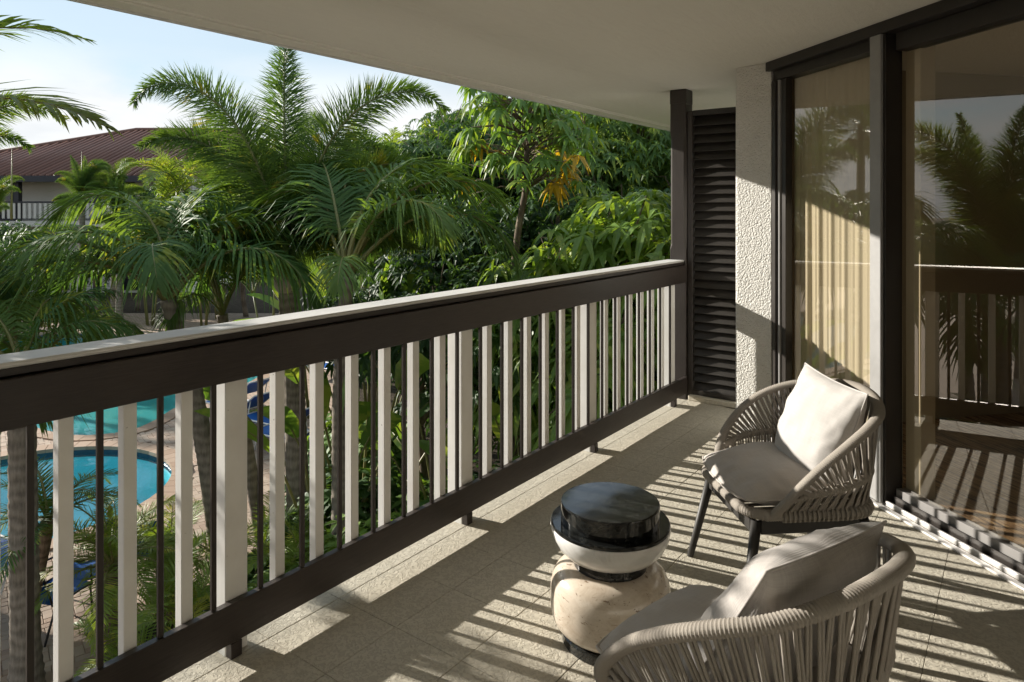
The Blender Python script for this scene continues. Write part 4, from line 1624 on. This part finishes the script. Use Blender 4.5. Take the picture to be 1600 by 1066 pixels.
variants('areca', 'vee', [(70, 80, 1, 8), (52, 85, 1, -8), (80, 60, .9, 4), (35, 75, .95, 6)],
         L=1.7, mat='leaf_areca', nodes=40, per=2, llen=.46, lwid=.014, ldroop=.25, petiole=.18, rr=.012, vee=24)
variants('date', 'vee', [(66, 95, 1, 6), (45, 95, 1, -8), (25, 85, .95, 4), (80, 80, .9, 0)],
         L=1.05, mat='leaf_areca', nodes=48, per=2, llen=.23, lwid=.0065, ldroop=.15, petiole=.10, rr=.009, vee=16)
variants('fardate', 'vee', [(66, 95, 1, 6), (45, 95, 1, -8), (25, 85, .95, 4), (80, 80, .9, 0)],
         L=1.0, mat='leaf_coconut', nodes=44, per=2, llen=.24, lwid=.0065, ldroop=.15, petiole=.10, rr=.009, vee=16)


def palm(name, label, base, crown, key, fronds, trunk_r, group, shaft=None, bark='palm_bark', mids=(), ringgap=.075, fscale=1.0, cat='palm tree'):
    """fronds: list of (variant, azimuth with 0 = image right and 90 = away, scale[, other key])"""
    base = Vector(base)
    crown = Vector(crown)
    root = thing(name, label, cat, base, 0, group)
    pts = [Vector((0, 0, -.1))] + [Vector(m_) - base for m_ in mids] + [crown - base]
    if len(pts) == 2:
        pts.insert(1, pts[1] * .5 + Vector((.02, .01, 0)))
    ring_trunk(pts, trunk_r[0], trunk_r[1], ringgap, hash_(label)).build('trunk', bark, root)
    top = crown - base
    if shaft:
        r_, h_ = shaft
        prof = [(r_ * .86, -.04), (r_ * 1.18, .03), (r_ * 1.22, h_ * .22), (r_ * 1.05, h_ * .5), (r_ * .72, h_ * .8), (r_ * .4, h_ * 1.05)]
        MB().lathe(prof, 18).build('crownshaft', 'crownshaft', root, top)
        top = top + Vector((0, 0, h_ * .85))
    rr_ = random.Random(hash_(label))
    for f in fronds:
        k = f[3] if len(f) > 3 else key
        o = put('frond', FR[k][f[0] % len(FR[k])], root, top + Vector((0, 0, rr_.uniform(-.05, .03))),
                rot=(R(rr_.uniform(-12, 12)), R(rr_.uniform(-5, 5)), YAW + R(f[1])), scale=f[2] * fscale)
    return root


def ring_fronds(n, nv, seed, s=(.85, 1.1)):
    r = random.Random(seed)
    return [(r.randrange(nv), 360 * i / n + r.uniform(-14, 14), r.uniform(*s)) for i in range(n)]


# the tall foxtail palm in the middle
palm('foxtail_palm', 'tall foxtail palm with bushy plume fronds and a swollen grey crownshaft', (*ground_xy(468, 9.0), GZ), at(450, 452, 9.0), 'foxtail',
     [(0, 95, 1.0), (1, 176, 1.0), (3, 6, 1.0), (2, 186, 1.0), (2, 20, .9, 'foxtail'), (5, 40, .9), (5, 135, .9), (4, 160, .9), (6, -70, .6), (3, 80, .8),
      (0, 12, 1.0, 'foxtail_old'), (1, 192, 1.0, 'foxtail_old'), (6, -130, .6), (4, -20, .8)],
     (.155, .125), 'palms in the pool garden', shaft=(.145, .58), mids=[at(461, 640, 9.0)], ringgap=.10)
# the two leaning palms
palm('leaning_palm', 'leaning palm with arching drooping fronds left of the tall foxtail palm', (*ground_xy(352, 8.3), GZ), at(262, 468, 8.0), 'coco',
     [(0, 168, 1), (1, 20, 1), (2, 195, 1), (3, 100, 1), (1, 140, .95), (4, 215, .9), (2, -15, .95), (5, 60, 1), (3, -70, .75), (0, 45, .95), (1, 235, .8), (4, 170, .85), (0, 80, 1.0), (3, 10, .9)],
     (.125, .088), 'palms in the pool garden', mids=[at(335, 800, 8.2), at(305, 620, 8.1), at(276, 520, 8.05)], fscale=1.28)
palm('leaning_palm', 'slim leaning palm standing between the foxtail palm and the other leaning palm', (*ground_xy(424, 9.4), GZ), at(347, 492, 8.9), 'coco',
     [(0, 25, .62), (1, 150, .9), (3, 80, .8), (5, 200, .8), (1, 60, .75), (2, 120, .85), (0, 175, .85), (4, -100, .55)],
     (.10, .072), 'palms in the pool garden', mids=[at(408, 830, 9.3), at(382, 680, 9.2), at(356, 560, 9.0)], fscale=1.2)
# palm right of the foxtail
palm('straight_palm', 'straight palm with one long frond reaching towards the broadleaf trees', (*ground_xy(533, 8.0), GZ), at(542, 432, 7.8), 'coco',
     [(1, 15, 1.12), (0, 150, .95), (3, 75, 1.0), (1, -30, .85), (5, 110, 1.05), (0, 40, 1.1), (2, -5, 1.05), (3, 130, .95), (0, 95, 1.05), (4, -80, .55), (2, 60, 1.0)],
     (.11, .075), 'palms in the pool garden', mids=[at(531, 760, 8.0), at(532, 600, 7.9)], fscale=1.2)
# thick trunk at the left edge
palm('ringed_palm', 'palm with a thick grey ringed trunk at the left of the view', (*ground_xy(42, 6.75), GZ), at(34, 590, 6.75), 'coco',
     [(0, 175, .9), (1, 15, .72), (2, 200, .8), (3, 95, .85), (2, 60, .8), (4, -40, .5), (1, 140, .9), (4, 230, .7), (5, 30, .8)],
     (.135, .118), 'palms in the pool garden', ringgap=.085, mids=[at(37, 850, 6.75)])
# palm beside the balcony, only its leaves reach into the view
palm('near_palm', 'palm close to the balcony whose long frond tips hang in the top left sky', (-5.2, .2, GZ), (-4.75, .55, 1.55), 'near',
     [(0, -6, .98), (1, 12, .9), (3, 40, 1.0), (1, 150, .95), (0, 185, .95), (2, 215, .95), (1, 240, .95), (2, 280, .9), (0, 310, .9), (2, 335, .85), (1, 265, 1.0), (2, 120, .8)],
     (.14, .10), 'palms in the pool garden', mids=[(-5.1, .3, -1.2)])
# palms further back on the left
palm('back_palm', 'dark palm crown behind the leaning palm at the far left', (*ground_xy(-75, 8.2), GZ), at(-40, 535, 8.3), 'coco', ring_fronds(12, 7, 5, (1.0, 1.25)),
     (.13, .1), 'palms in the pool garden')
for i, (px, Z, cy_, lb) in enumerate([(128, 28, 300, 'small foxtail palm in front of the house roof, right of the balcony post'), (178, 28.6, 292, 'foxtail palm in front of the house roof nearest the tall palm'),
                                      (-8, 28, 318, 'foxtail palm cut by the left edge in front of the house balcony'), (186, 27.6, 335, 'low foxtail palm below the eave at the end of the house balcony')]):
    pr_ = palm('distant_foxtail', lb, (*ground_xy(px, Z), GZ), at(px, cy_ + 25, Z), 'foxtail', [(f[0], f[1], f[2]) for f in ring_fronds(11, 7, 40 + i, (.46, .60))],
               (.15, .11), 'foxtail palms by the house', shaft=(.13, .5))
    if i in (0, 2):
        sp_ = MB(); sp_.tube([(0, 0, 0), (.02, 0, 1.1), (-.03 if i == 0 else .05, 0, 2.3 if i == 0 else 3.0)], [.05, .035, .005], 6)
        so_ = sp_.build('spear_leaf', 'petiole', pr_, at(px if i == 0 else 18, cy_ + 25, Z) - Vector((*ground_xy(px, Z), GZ)))


def clump(name, label, px, Z, h, key, n, seed, group, spread=.5, s=(.8, 1.1), cat='palm clump'):
    """several stems from one root, fronds at different heights"""
    r = random.Random(seed)
    root = thing(name, label, cat, (*ground_xy(px, Z), GZ), 0, group)
    stems = max(3, n // 5)
    tops = []
    for k in range(stems):
        a = 2 * math.pi * k / stems + r.uniform(-.4, .4)
        d = spread * r.uniform(.3, 1)
        hh = h * r.uniform(.45, 1)
        b0 = Vector((d * .3 * math.cos(a), d * .3 * math.sin(a), -.05))
        t_ = Vector((d * math.cos(a), d * math.sin(a), hh))
        sm_ = MB(); sm_.tube([b0, b0.lerp(t_, .5) + Vector((0, 0, .05)), t_], [.035, .03, .025], 7)
        sm_.build('stem', 'petiole', root)
        tops.append(t_)
    for k in range(n):
        t_ = tops[k % stems]
        put('frond', FR[key][r.randrange(len(FR[key]))], root, t_, rot=(R(r.uniform(-15, 15)), R(r.uniform(-8, 8)), r.uniform(0, 6.28)), scale=r.uniform(*s))
    return root


# yellow-green palm clumps behind the leaning palms
for i, (px, Z, h, n, lb) in enumerate([(235, 27.8, 3.4, 22, 'yellow green areca clump across the pool behind the leaning palm trunk'),
                                       (318, 27.5, 3.2, 22, 'yellow green areca clump between the two leaning palms'),
                                       (420, 22.0, 3.6, 16, 'areca clump behind the foxtail crownshaft'),
                                       (270, 29.0, 6.0, 20, 'tall sunlit areca clump under the left foxtail fronds'),
                                       (345, 29.5, 5.8, 20, 'tall areca clump behind the foxtail trunk'),
                                       (585, 15.0, 5.6, 20, 'tall yellowish areca clump beside the broadleaf trees'),
                                       (495, 15.5, 5.0, 18, 'areca clump behind the straight palm')]):
    clump('areca_clump', lb, px, Z, h, 'areca', n, 60 + i, 'areca clumps in the garden', .7, (1.0, 1.35) if Z < 20 else (1.5, 2.0))

# undergrowth seen between the balusters
palm('young_date_palm', 'young date palm with a shaggy brown stem beside the blue chairs', (*ground_xy(172, 7.35), GZ), at(176, 880, 7.35), 'date',
     ring_fronds(24, 4, 71, (.9, 1.25)), (.07, .11), 'young palms under the balcony', bark='palm_bark_brown', ringgap=.05)
palm('young_date_palm', 'young date palm with dark fronds over the round spa', (*ground_xy(30, 7.3), GZ), at(75, 815, 7.3), 'fardate',
     ring_fronds(15, 4, 72, (.85, 1.15)), (.06, .07), 'young palms under the balcony', bark='palm_bark_brown', ringgap=.05)
palm('young_date_palm', 'young date palm with pale fronds near the umbrella', (*ground_xy(268, 8.0), GZ), at(264, 880, 7.95), 'date',
     ring_fronds(16, 4, 73, (.8, 1.1)), (.06, .07), 'young palms under the balcony', bark='palm_bark_brown', ringgap=.05)
for i, (px, Z, h, n, lb) in enumerate([(292, 7.1, .55, 16, 'bright green low palm clump behind the first thick white post'), (395, 8.2, .6, 14, 'low palm clump under the leaning trunk'),
                                       (470, 7.6, .7, 16, 'low palm clump right of the ringed foxtail trunk'), (235, 6.7, .3, 12, 'ground hugging palm clump beside the young date palm'),
                                       (352, 6.6, .45, 14, 'low palm clump close under the railing')]):
    clump('low_palm', lb, px, Z, h, 'areca', n, 80 + i, 'low palm clumps under the balcony', .35, (.45, .68))


# broad leaves ---------------------------------------------------------
def blade(mb, p, d, nrm, length, width, droop, fold=.25):
    d = d.normalized()
    w = d.cross(nrm)
    if w.length < 1e-4:
        w = d.orthogonal()
    w.normalize()
    n = w.cross(d)
    m1 = p + d * (length * .42) + Vector((0, 0, -droop * length * .18))
    m2 = p + d * (length * .75) + Vector((0, 0, -droop * length * .56))
    tip = p + d * length + Vector((0, 0, -droop * length))
    up = n * (width * fold)
    vs = [p, m1 + w * width + up, m1, m1 - w * width + up, m2 + w * width * .66 + up * .6, m2, m2 - w * width * .66 + up * .6, tip]
    mb.add(vs, [(0, 2, 1), (0, 3, 2), (1, 2, 5, 4), (2, 3, 6, 5), (4, 5, 7), (5, 6, 7)], False)


def whorl(mb, p, axis, n, ln, wd, droop, r, spread=75):
    axis = axis.normalized()
    a1 = axis.orthogonal().normalized()
    a2 = axis.cross(a1)
    ph = r.uniform(0, 6.28)
    for k in range(n):
        a = ph + 2 * math.pi * k / n + r.uniform(-.15, .15)
        sp = R(spread + r.uniform(-18, 18))
        d = axis * math.cos(sp) + (a1 * math.cos(a) + a2 * math.sin(a)) * math.sin(sp)
        blade(mb, p, d, axis + Vector((r.uniform(-.3, .3), r.uniform(-.3, .3), r.uniform(-.3, .3))), ln * r.uniform(.75, 1.15), wd * r.uniform(.8, 1.15), droop * r.uniform(.5, 1.4))


def crown_mesh(name, seed, lumps, n, ln, wd, nl, droop, mat, shell=.55, spread=75):
    r = random.Random(seed)
    mb = MB()
    tot = sum(l[3] ** 2 for l in lumps)
    for (x, y, z, rad) in lumps:
        for k in range(max(1, int(n * rad * rad / tot))):
            u = Vector((r.gauss(0, 1), r.gauss(0, 1), r.gauss(.25, 1))).normalized()
            q = rad * (shell + (1 - shell) * r.random()) * (1 + .18 * noise.noise(u * 2.5 + Vector((seed, x, y))))
            p = Vector((x, y, z)) + Vector((u.x * q, u.y * q, u.z * q * .8))
            ax = (u * .7 + Vector((0, 0, .75)) + Vector((r.uniform(-.4, .4), r.uniform(-.4, .4), 0)))
            whorl(mb, p, ax, nl, ln, wd, droop, r, spread)
    return mb.mesh(name, mat)


def limbs(mb, lumps, h0, r0, seed):
    r = random.Random(seed)
    base = Vector((0, 0, -.1))
    top = Vector((r.uniform(-.2, .2), r.uniform(-.2, .2), h0))
    mb.tube(catmull([base, Vector((r.uniform(-.12, .12), r.uniform(-.12, .12), h0 * .5)), top], 10), [r0 * (1.2 - .5 * i / 9) for i in range(10)], 10)
    for (x, y, z, rad) in lumps:
        e_ = Vector((x, y, z))
        mid = top.lerp(e_, .5) + Vector((r.uniform(-.2, .2), r.uniform(-.2, .2), r.uniform(-.1, .25)))
        mb.tube(catmull([top - Vector((0, 0, .15)), mid, e_, e_ + Vector((r.uniform(-.3, .3), r.uniform(-.3, .3), rad * .7))], 9), [r0 * .6 * (1.05 - .95 * i / 8) for i in range(9)], 7)
        for q in range(5):
            u = Vector((r.gauss(0, 1), r.gauss(0, 1), r.gauss(.3, .8))).normalized()
            mb.tube([mid.lerp(e_, .6), e_ + u * rad * .45 + Vector((0, 0, .05)), e_ + u * rad * .9], [r0 * .22, r0 * .14, r0 * .05], 5)


def lumpset(seed, h, w, n):
    r = random.Random(seed)
    out = []
    for k in range(n):
        a = 2 * math.pi * k / n + r.uniform(-.5, .5)
        d = w * r.uniform(.25, .75)
        out.append((d * math.cos(a), d * math.sin(a), h * r.uniform(.45, .92), w * r.uniform(.42, .6)))
    out.append((0, 0, h * .9, w * .5))
    return out


TREE = []
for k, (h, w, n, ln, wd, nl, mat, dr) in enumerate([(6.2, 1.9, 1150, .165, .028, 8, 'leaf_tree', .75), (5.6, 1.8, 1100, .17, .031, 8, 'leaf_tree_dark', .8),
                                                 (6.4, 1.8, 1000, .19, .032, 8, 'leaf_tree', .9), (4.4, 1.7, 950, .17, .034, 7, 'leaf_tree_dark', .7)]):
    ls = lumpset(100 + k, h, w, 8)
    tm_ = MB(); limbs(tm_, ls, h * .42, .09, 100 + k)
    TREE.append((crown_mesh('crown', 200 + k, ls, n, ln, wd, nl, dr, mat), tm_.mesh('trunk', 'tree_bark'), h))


def tree(label, px, Z, v, s, rz, name='broadleaf_tree', group='broadleaf trees beyond the railing'):
    root = thing(name, label, 'tree', (*ground_xy(px, Z), GZ), R(rz), group)
    put('trunk', TREE[v][1], root, scale=s)
    put('crown', TREE[v][0], root, scale=s)
    return root


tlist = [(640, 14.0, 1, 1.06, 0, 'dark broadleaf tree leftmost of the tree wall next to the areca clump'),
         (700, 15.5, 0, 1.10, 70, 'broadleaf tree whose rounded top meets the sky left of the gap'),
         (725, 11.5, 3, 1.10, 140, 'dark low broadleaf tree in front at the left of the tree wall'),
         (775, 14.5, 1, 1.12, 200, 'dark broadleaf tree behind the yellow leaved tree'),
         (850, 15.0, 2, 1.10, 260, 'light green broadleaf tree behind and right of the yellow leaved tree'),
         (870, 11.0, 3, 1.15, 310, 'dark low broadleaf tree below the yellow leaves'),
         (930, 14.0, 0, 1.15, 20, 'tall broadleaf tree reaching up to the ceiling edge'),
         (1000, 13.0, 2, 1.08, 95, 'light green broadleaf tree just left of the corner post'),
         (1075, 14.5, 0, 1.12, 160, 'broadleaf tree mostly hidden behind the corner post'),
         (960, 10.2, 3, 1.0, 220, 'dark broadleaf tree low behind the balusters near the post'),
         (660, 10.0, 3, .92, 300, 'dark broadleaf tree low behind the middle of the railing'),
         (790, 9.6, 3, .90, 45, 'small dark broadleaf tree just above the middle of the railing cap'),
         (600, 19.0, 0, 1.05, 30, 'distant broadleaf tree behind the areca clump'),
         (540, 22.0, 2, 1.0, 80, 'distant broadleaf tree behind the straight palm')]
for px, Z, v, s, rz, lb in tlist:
    tree(lb, px, Z, v, s, rz)

# the taller tree with yellowing leaves
yt = thing('yellowing_tree', 'slender umbrella leaved tree with clusters of yellow leaves and a bare curved trunk', 'tree', (*ground_xy(812, 9.6), GZ), 0, 'broadleaf trees beyond the railing')
bz = Vector((*ground_xy(812, 9.6), GZ))
spine = [Vector((0, 0, -.1)), at(800, 520, 9.6) - bz, at(808, 375, 9.6) - bz, at(822, 290, 9.6) - bz, at(824, 200, 9.6) - bz, at(836, 130, 9.6) - bz]
yb_ = MB(); yb_.tube(catmull(spine, 30), [.085 - .055 * i / 29 for i in range(30)], 10)
r5 = random.Random(55)
yl_ = MB(); ym_ = MB()
for k in range(120):
    t = r5.uniform(.0, 1)
    p0_ = at(818 + 10 * (1 - t), 300 - 150 * t, 9.6) - bz
    a = r5.uniform(0, 6.28)
    ln = r5.uniform(.45, 1.05) * (1.1 - .4 * t)
    tip = p0_ + Vector((math.cos(a) * ln, math.sin(a) * ln, r5.uniform(-.05, .45)))
    yb_.tube([p0_, p0_.lerp(tip, .5) + Vector((0, 0, .08)), tip], [.012, .009, .006], 5)
    whorl(ym_ if not (t < .3 and r5.random() < .2) else yl_, tip, Vector((math.cos(a) * .3, math.sin(a) * .3, 1)), 9, .21, .036, 1.0, r5, 88)
for k, (px, py) in enumerate([(750, 222), (776, 234), (872, 252), (890, 258), (866, 288)]):
    tip = at(px, py, 9.6 + .1 * math.sin(k)) - bz
    p0_ = at(822, 260, 9.6) - bz
    yb_.tube([p0_, p0_.lerp(tip, .5) + Vector((0, 0, .1)), tip], [.013, .010, .006], 5)
    whorl(yl_, tip, Vector((0, 0, 1)), 9, .22, .036, 1.1, r5, 95)
yb_.build('trunk', 'tree_bark', yt)
yt_c = ym_.build('crown', 'leaf_broad', yt)
yl_.build('yellow_leaves', 'leaf_yellow', yt)

# big-leaved tree close to the balcony, and shrubs along the foot of the building
nl_l = [(0, 0, 2.9, .95), (.7, .2, 2.5, .75), (-.7, .1, 2.6, .75), (.2, -.6, 2.2, .7), (-.3, .6, 3.2, .7), (-.9, -.4, 2.0, .7), (.9, -.3, 3.1, .6), (0, 0, 1.6, .9)]
near_crown = crown_mesh('crown', 301, nl_l, 520, .26, .034, 9, .85, 'leaf_broad', .35, 72)
near_trunk = MB(); limbs(near_trunk, nl_l, 1.0, .07, 301)
near_trunk = near_trunk.mesh('trunk', 'tree_bark')
for px, Z, s, rz, lb in [(975, 8.3, 1.38, 0, 'bright large leaved tree just beyond the railing beside the corner post'),
                         (905, 9.2, 1.15, 140, 'large leaved tree left of the brightest tree by the post')]:
    root = thing('large_leaved_tree', lb, 'tree', (*ground_xy(px, Z), GZ - .1), R(rz), 'broadleaf trees beyond the railing')
    put('trunk', near_trunk, root, scale=s)
    put('crown', near_crown, root, scale=s)

SHR = []
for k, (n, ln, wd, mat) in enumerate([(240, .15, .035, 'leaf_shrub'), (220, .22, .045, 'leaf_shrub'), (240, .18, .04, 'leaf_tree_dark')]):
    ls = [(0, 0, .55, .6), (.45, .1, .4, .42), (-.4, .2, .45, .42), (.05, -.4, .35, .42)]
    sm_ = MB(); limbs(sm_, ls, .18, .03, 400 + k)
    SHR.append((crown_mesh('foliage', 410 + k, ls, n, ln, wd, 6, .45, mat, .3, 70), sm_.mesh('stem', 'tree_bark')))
r6 = random.Random(91)
sl_ = []
for px, Z in [(372, 7.0), (398, 7.6), (452, 7.4), (505, 9.9), (520, 9.4), (505, 10.8), (520, 7.0), (560, 8.8), (572, 11.6), (600, 7.4), (630, 9.6), (655, 7.9), (690, 8.8), (720, 7.6), (745, 9.8),
              (770, 8.2), (800, 7.4), (835, 9.0), (850, 8.0), (880, 9.6), (905, 8.0), (940, 9.0), (985, 9.4), (1010, 10.6), (1040, 9.8), (560, 6.2), (440, 7.0), (650, 6.4), (730, 6.3), (320, 6.0), (400, 6.3), (480, 6.1)]:
    sl_.append((px, Z))
shr_names = ['first', 'second', 'third', 'fourth', 'fifth', 'sixth', 'seventh', 'eighth', 'ninth', 'tenth', 'eleventh', 'twelfth', 'thirteenth', 'fourteenth', 'fifteenth', 'sixteenth', 'seventeenth',
             'eighteenth', 'nineteenth', 'twentieth', 'twenty first', 'twenty second', 'twenty third', 'twenty fourth', 'twenty fifth', 'twenty sixth', 'twenty seventh', 'twenty eighth', 'twenty ninth', 'thirtieth',
             'thirty first', 'thirty second']
for i, (px, Z) in enumerate(sorted(sl_)):
    v = r6.randrange(3)
    s = r6.uniform(.85, 1.5) if px > 540 else r6.uniform(.75, 1.0)
    root = thing('shrub', f'leafy green shrub in the bed, {shr_names[i]} from the left below the railing', 'shrub', (*ground_xy(px, Z), GZ), r6.uniform(0, 6.28), 'shrubs in the planting bed')
    put('stem', SHR[v][1], root, scale=s)
    put('foliage', SHR[v][0], root, scale=s)


# paddle-leaved plants (bird of paradise / banana kind) by the foxtail trunk
def paddle(name, label, px, Z, n, h, seed, fan=34):
    r = random.Random(seed)
    root = thing(name, label, 'plant', (*ground_xy(px, Z), GZ), YAW + R(r.uniform(-25, 25)), 'paddle leaved plants in the bed')
    for k in range(n):
        a = fan * (-1 + 2 * (k + .5) / n) + r.uniform(-5, 5)
        hh = h * r.uniform(.75, 1.1)
        yo = r.uniform(-.35, .35)
        d0 = Vector((math.sin(R(a)), yo, math.cos(R(a)))).normalized()
        st_ = [Vector((.02 * k - .01 * n, 0, 0)), d0 * hh * .5, d0 * hh]
        end = d0 * hh
        lf = MB()
        Ln = hh * r.uniform(.55, .75)
        outd = (d0 + Vector((math.sin(R(a)) * .4, yo, -.25))).normalized()
        wv = outd.cross(Vector((0, 1, 0)) if r.random() < .7 else Vector((1, 0, 0))).normalized()
        nn = wv.cross(outd)
        NS = 9
        vs, fs = [], []
        for i in range(NS + 1):
            s = i / NS
            c = end + outd * (Ln * s) + Vector((0, 0, -.30 * Ln * s * s))
            wd = .145 * hh / 2.0 * math.sin(math.pi * min(1, .06 + .94 * s)) ** .6 * (1 if i < NS else .0)
            rip = r.uniform(.75, 1.05)
            vs += [c + wv * wd * rip + nn * wd * .3, c, c - wv * wd * rip + nn * wd * .3]
        for i in range(NS):
            b_ = i * 3
            fs += [(b_, b_ + 3, b_ + 4, b_ + 1), (b_ + 1, b_ + 4, b_ + 5, b_ + 2)]
        lf.add(vs, fs, True)
        nf = len(lf.f)
        lf.tube(catmull(st_ + [end + outd * Ln * .5 + Vector((0, 0, -.07 * Ln))], 8), [.028, .025, .022, .019, .016, .013, .010, .006], 6)
        me = lf.mesh('leaf', ['leaf_broad', 'petiole'])
        me.polygons.foreach_set('material_index', [0] * nf + [1] * (len(lf.f) - nf))
        put('leaf', me, root)
    return root


paddle('bird_of_paradise', 'fan of tall paddle leaves beside the ringed foxtail trunk', 515, 8.6, 9, 2.3, 5, 22)
paddle('banana_plant', 'bright banana leaves behind the straight palm', 585, 11.5, 8, 3.0, 6)
paddle('banana_plant', 'bright upright banana leaf right of the straight palm trunk', 562, 9.4, 7, 2.8, 7)
paddle('bird_of_paradise', 'dark paddle leaves behind the middle balusters', 700, 9.0, 9, 1.9, 8)
paddle('bird_of_paradise', 'paddle leaves behind the balusters near the yellowing tree trunk', 820, 8.4, 9, 1.9, 9)


# fan palm mirrored in the glass, and the row of palms behind it
def fan_leaf(seed, mat='leaf_far'):
    r = random.Random(seed)
    mb = MB()
    mb.tube([(0, 0, 0), (.45, 0, .05), (.85, 0, 0)], [.018, .014, .01], 5)
    nf = len(mb.f)
    for k in range(40):
        a = R(-118 + 236 * k / 39)
        d = Vector((math.cos(a), math.sin(a), .15 - .1 * abs(math.sin(a))))
        leaflet(mb, Vector((.85, 0, 0)), d, Vector((0, 0, 1)), .85 * r.uniform(.85, 1.1) * (1 - .25 * abs(a) / 2), .03, .35 * r.uniform(.6, 1.4), 3)
    me = mb.mesh('frond', ['petiole', mat])
    me.polygons.foreach_set('material_index', [0] * nf + [1] * (len(mb.f) - nf))
    return me


FAN = [fan_leaf(s) for s in (1, 2, 3)]


def fan_palm(label, x, y, h, seed):
    r = random.Random(seed)
    root = thing('fan_palm', label, 'palm tree', (x, y, GZ), 0, 'palms mirrored in the glass')
    ring_trunk([(0, 0, -.1), (.05, .03, h * .5), (0, 0, h)], .24, .16, .12, seed, 1.4, 12).build('trunk', 'palm_bark', root)
    for k in range(34):
        el = r.uniform(-70, 75)
        put('frond', FAN[k % 3], root, (0, 0, h - .1 + .003 * el), rot=(0, -R(el), r.uniform(0, 6.28)), scale=r.uniform(.8, 1.05))
    return root


fan_palm('tall fan palm standing against the clouds, mirrored in the narrow side pane', -33, 4.8, 8.6, 1)
fan_palm('second tall fan palm mirrored in the side pane, beside the mullion', -36, 3.7, 8.2, 2)
for i, (x, y, z, k, lb) in enumerate([(-11.5, 2.3, -.1, 'foxtail', 'foxtail palm mirrored high in the glass door'), (-9.6, -.6, .2, 'foxtail', 'foxtail palm mirrored at the right of the glass door'),
                                      (-34, 6.4, .6, 'coco', 'palm crown mirrored in the lower side pane'), (-20, .6, .6, 'coco', 'palm crown mirrored behind the door reflection'),
                                      (-22, -3.0, 1.2, 'coco', 'palm crown mirrored at the far right of the door'), (-31, 5.2, 1.2, 'coco', 'distant palm crown mirrored in the side pane'),
                                      (-24, -8.0, 1.9, 'coco', 'distant palm mirrored beyond the door frame')]):
    palm('mirrored_palm', lb, (x, y, GZ), (x + .1, y, z), k, ring_fronds(12, 7, 500 + i, (.9, 1.15)), (.14, .11), 'palms mirrored in the glass', shaft=(.12, .5) if k == 'foxtail' else None)
for i, (x, y, v, s) in enumerate([(-38, 8, 1, .9), (-40, 3, 3, 1.05), (-36, -3, 1, .9), (-33, -9, 3, 1.1), (-29, -15, 1, 1.1), (-38, 12, 3, .9)]):
    root = thing('garden_tree', ['dark garden tree mirrored low at the left of the side pane', 'dark garden tree mirrored behind the fan palm trunk', 'dark garden tree mirrored in the middle of the door',
                                 'dark garden tree mirrored in the right half of the door', 'dark garden tree beyond the door reflection', 'low dark garden tree mirrored beside the pier'][i], 'tree', (x, y, GZ), i, 'trees mirrored in the glass')
    put('trunk', TREE[v][1], root, scale=s)
    put('crown', TREE[v][0], root, scale=s)

# hedge-like trees in front of the house and far behind, each its own tree
far = [(20, 31, 3, .5), (75, 33, 3, .52), (150, 31, 3, .75), (215, 32, 1, 1.0), (270, 30, 0, .95), (325, 31, 3, 1.2), (385, 30, 1, 1.05), (450, 31, 0, 1.0), (510, 29, 2, 1.05), (575, 28, 1, 1.15), (640, 27, 0, 1.25),
       (700, 25, 2, 1.3), (760, 24, 0, 1.35), (830, 24, 1, 1.5), (900, 23, 0, 1.45), (970, 22, 2, 1.45), (1040, 21, 1, 1.5), (1110, 21, 0, 1.4), (-60, 33, 3, .75), (-150, 34, 3, .9)]
far_words = ['before the house at the left', 'below the house balcony', 'below the roof end', 'right of the small foxtail palms', 'behind the areca clump left of the foxtail', 'behind the slim leaning palm', 'behind the foxtail trunk',
             'right behind the foxtail crown', 'behind the straight palm', 'behind the distant tree', 'behind the leftmost dark tree', 'left behind the tree wall', 'behind the sky gap', 'behind the yellowing tree', 'right behind the yellowing tree',
             'behind the large leaved tree', 'behind the corner post', 'hidden right of the post', 'left of the picture edge', 'far left beyond the frame']
for (px, Z, v, s), wd_ in zip(far, far_words):
    tree('garden tree in the far row ' + wd_, px, Z, v, s, px * 7, 'far_tree', 'far row of garden trees')
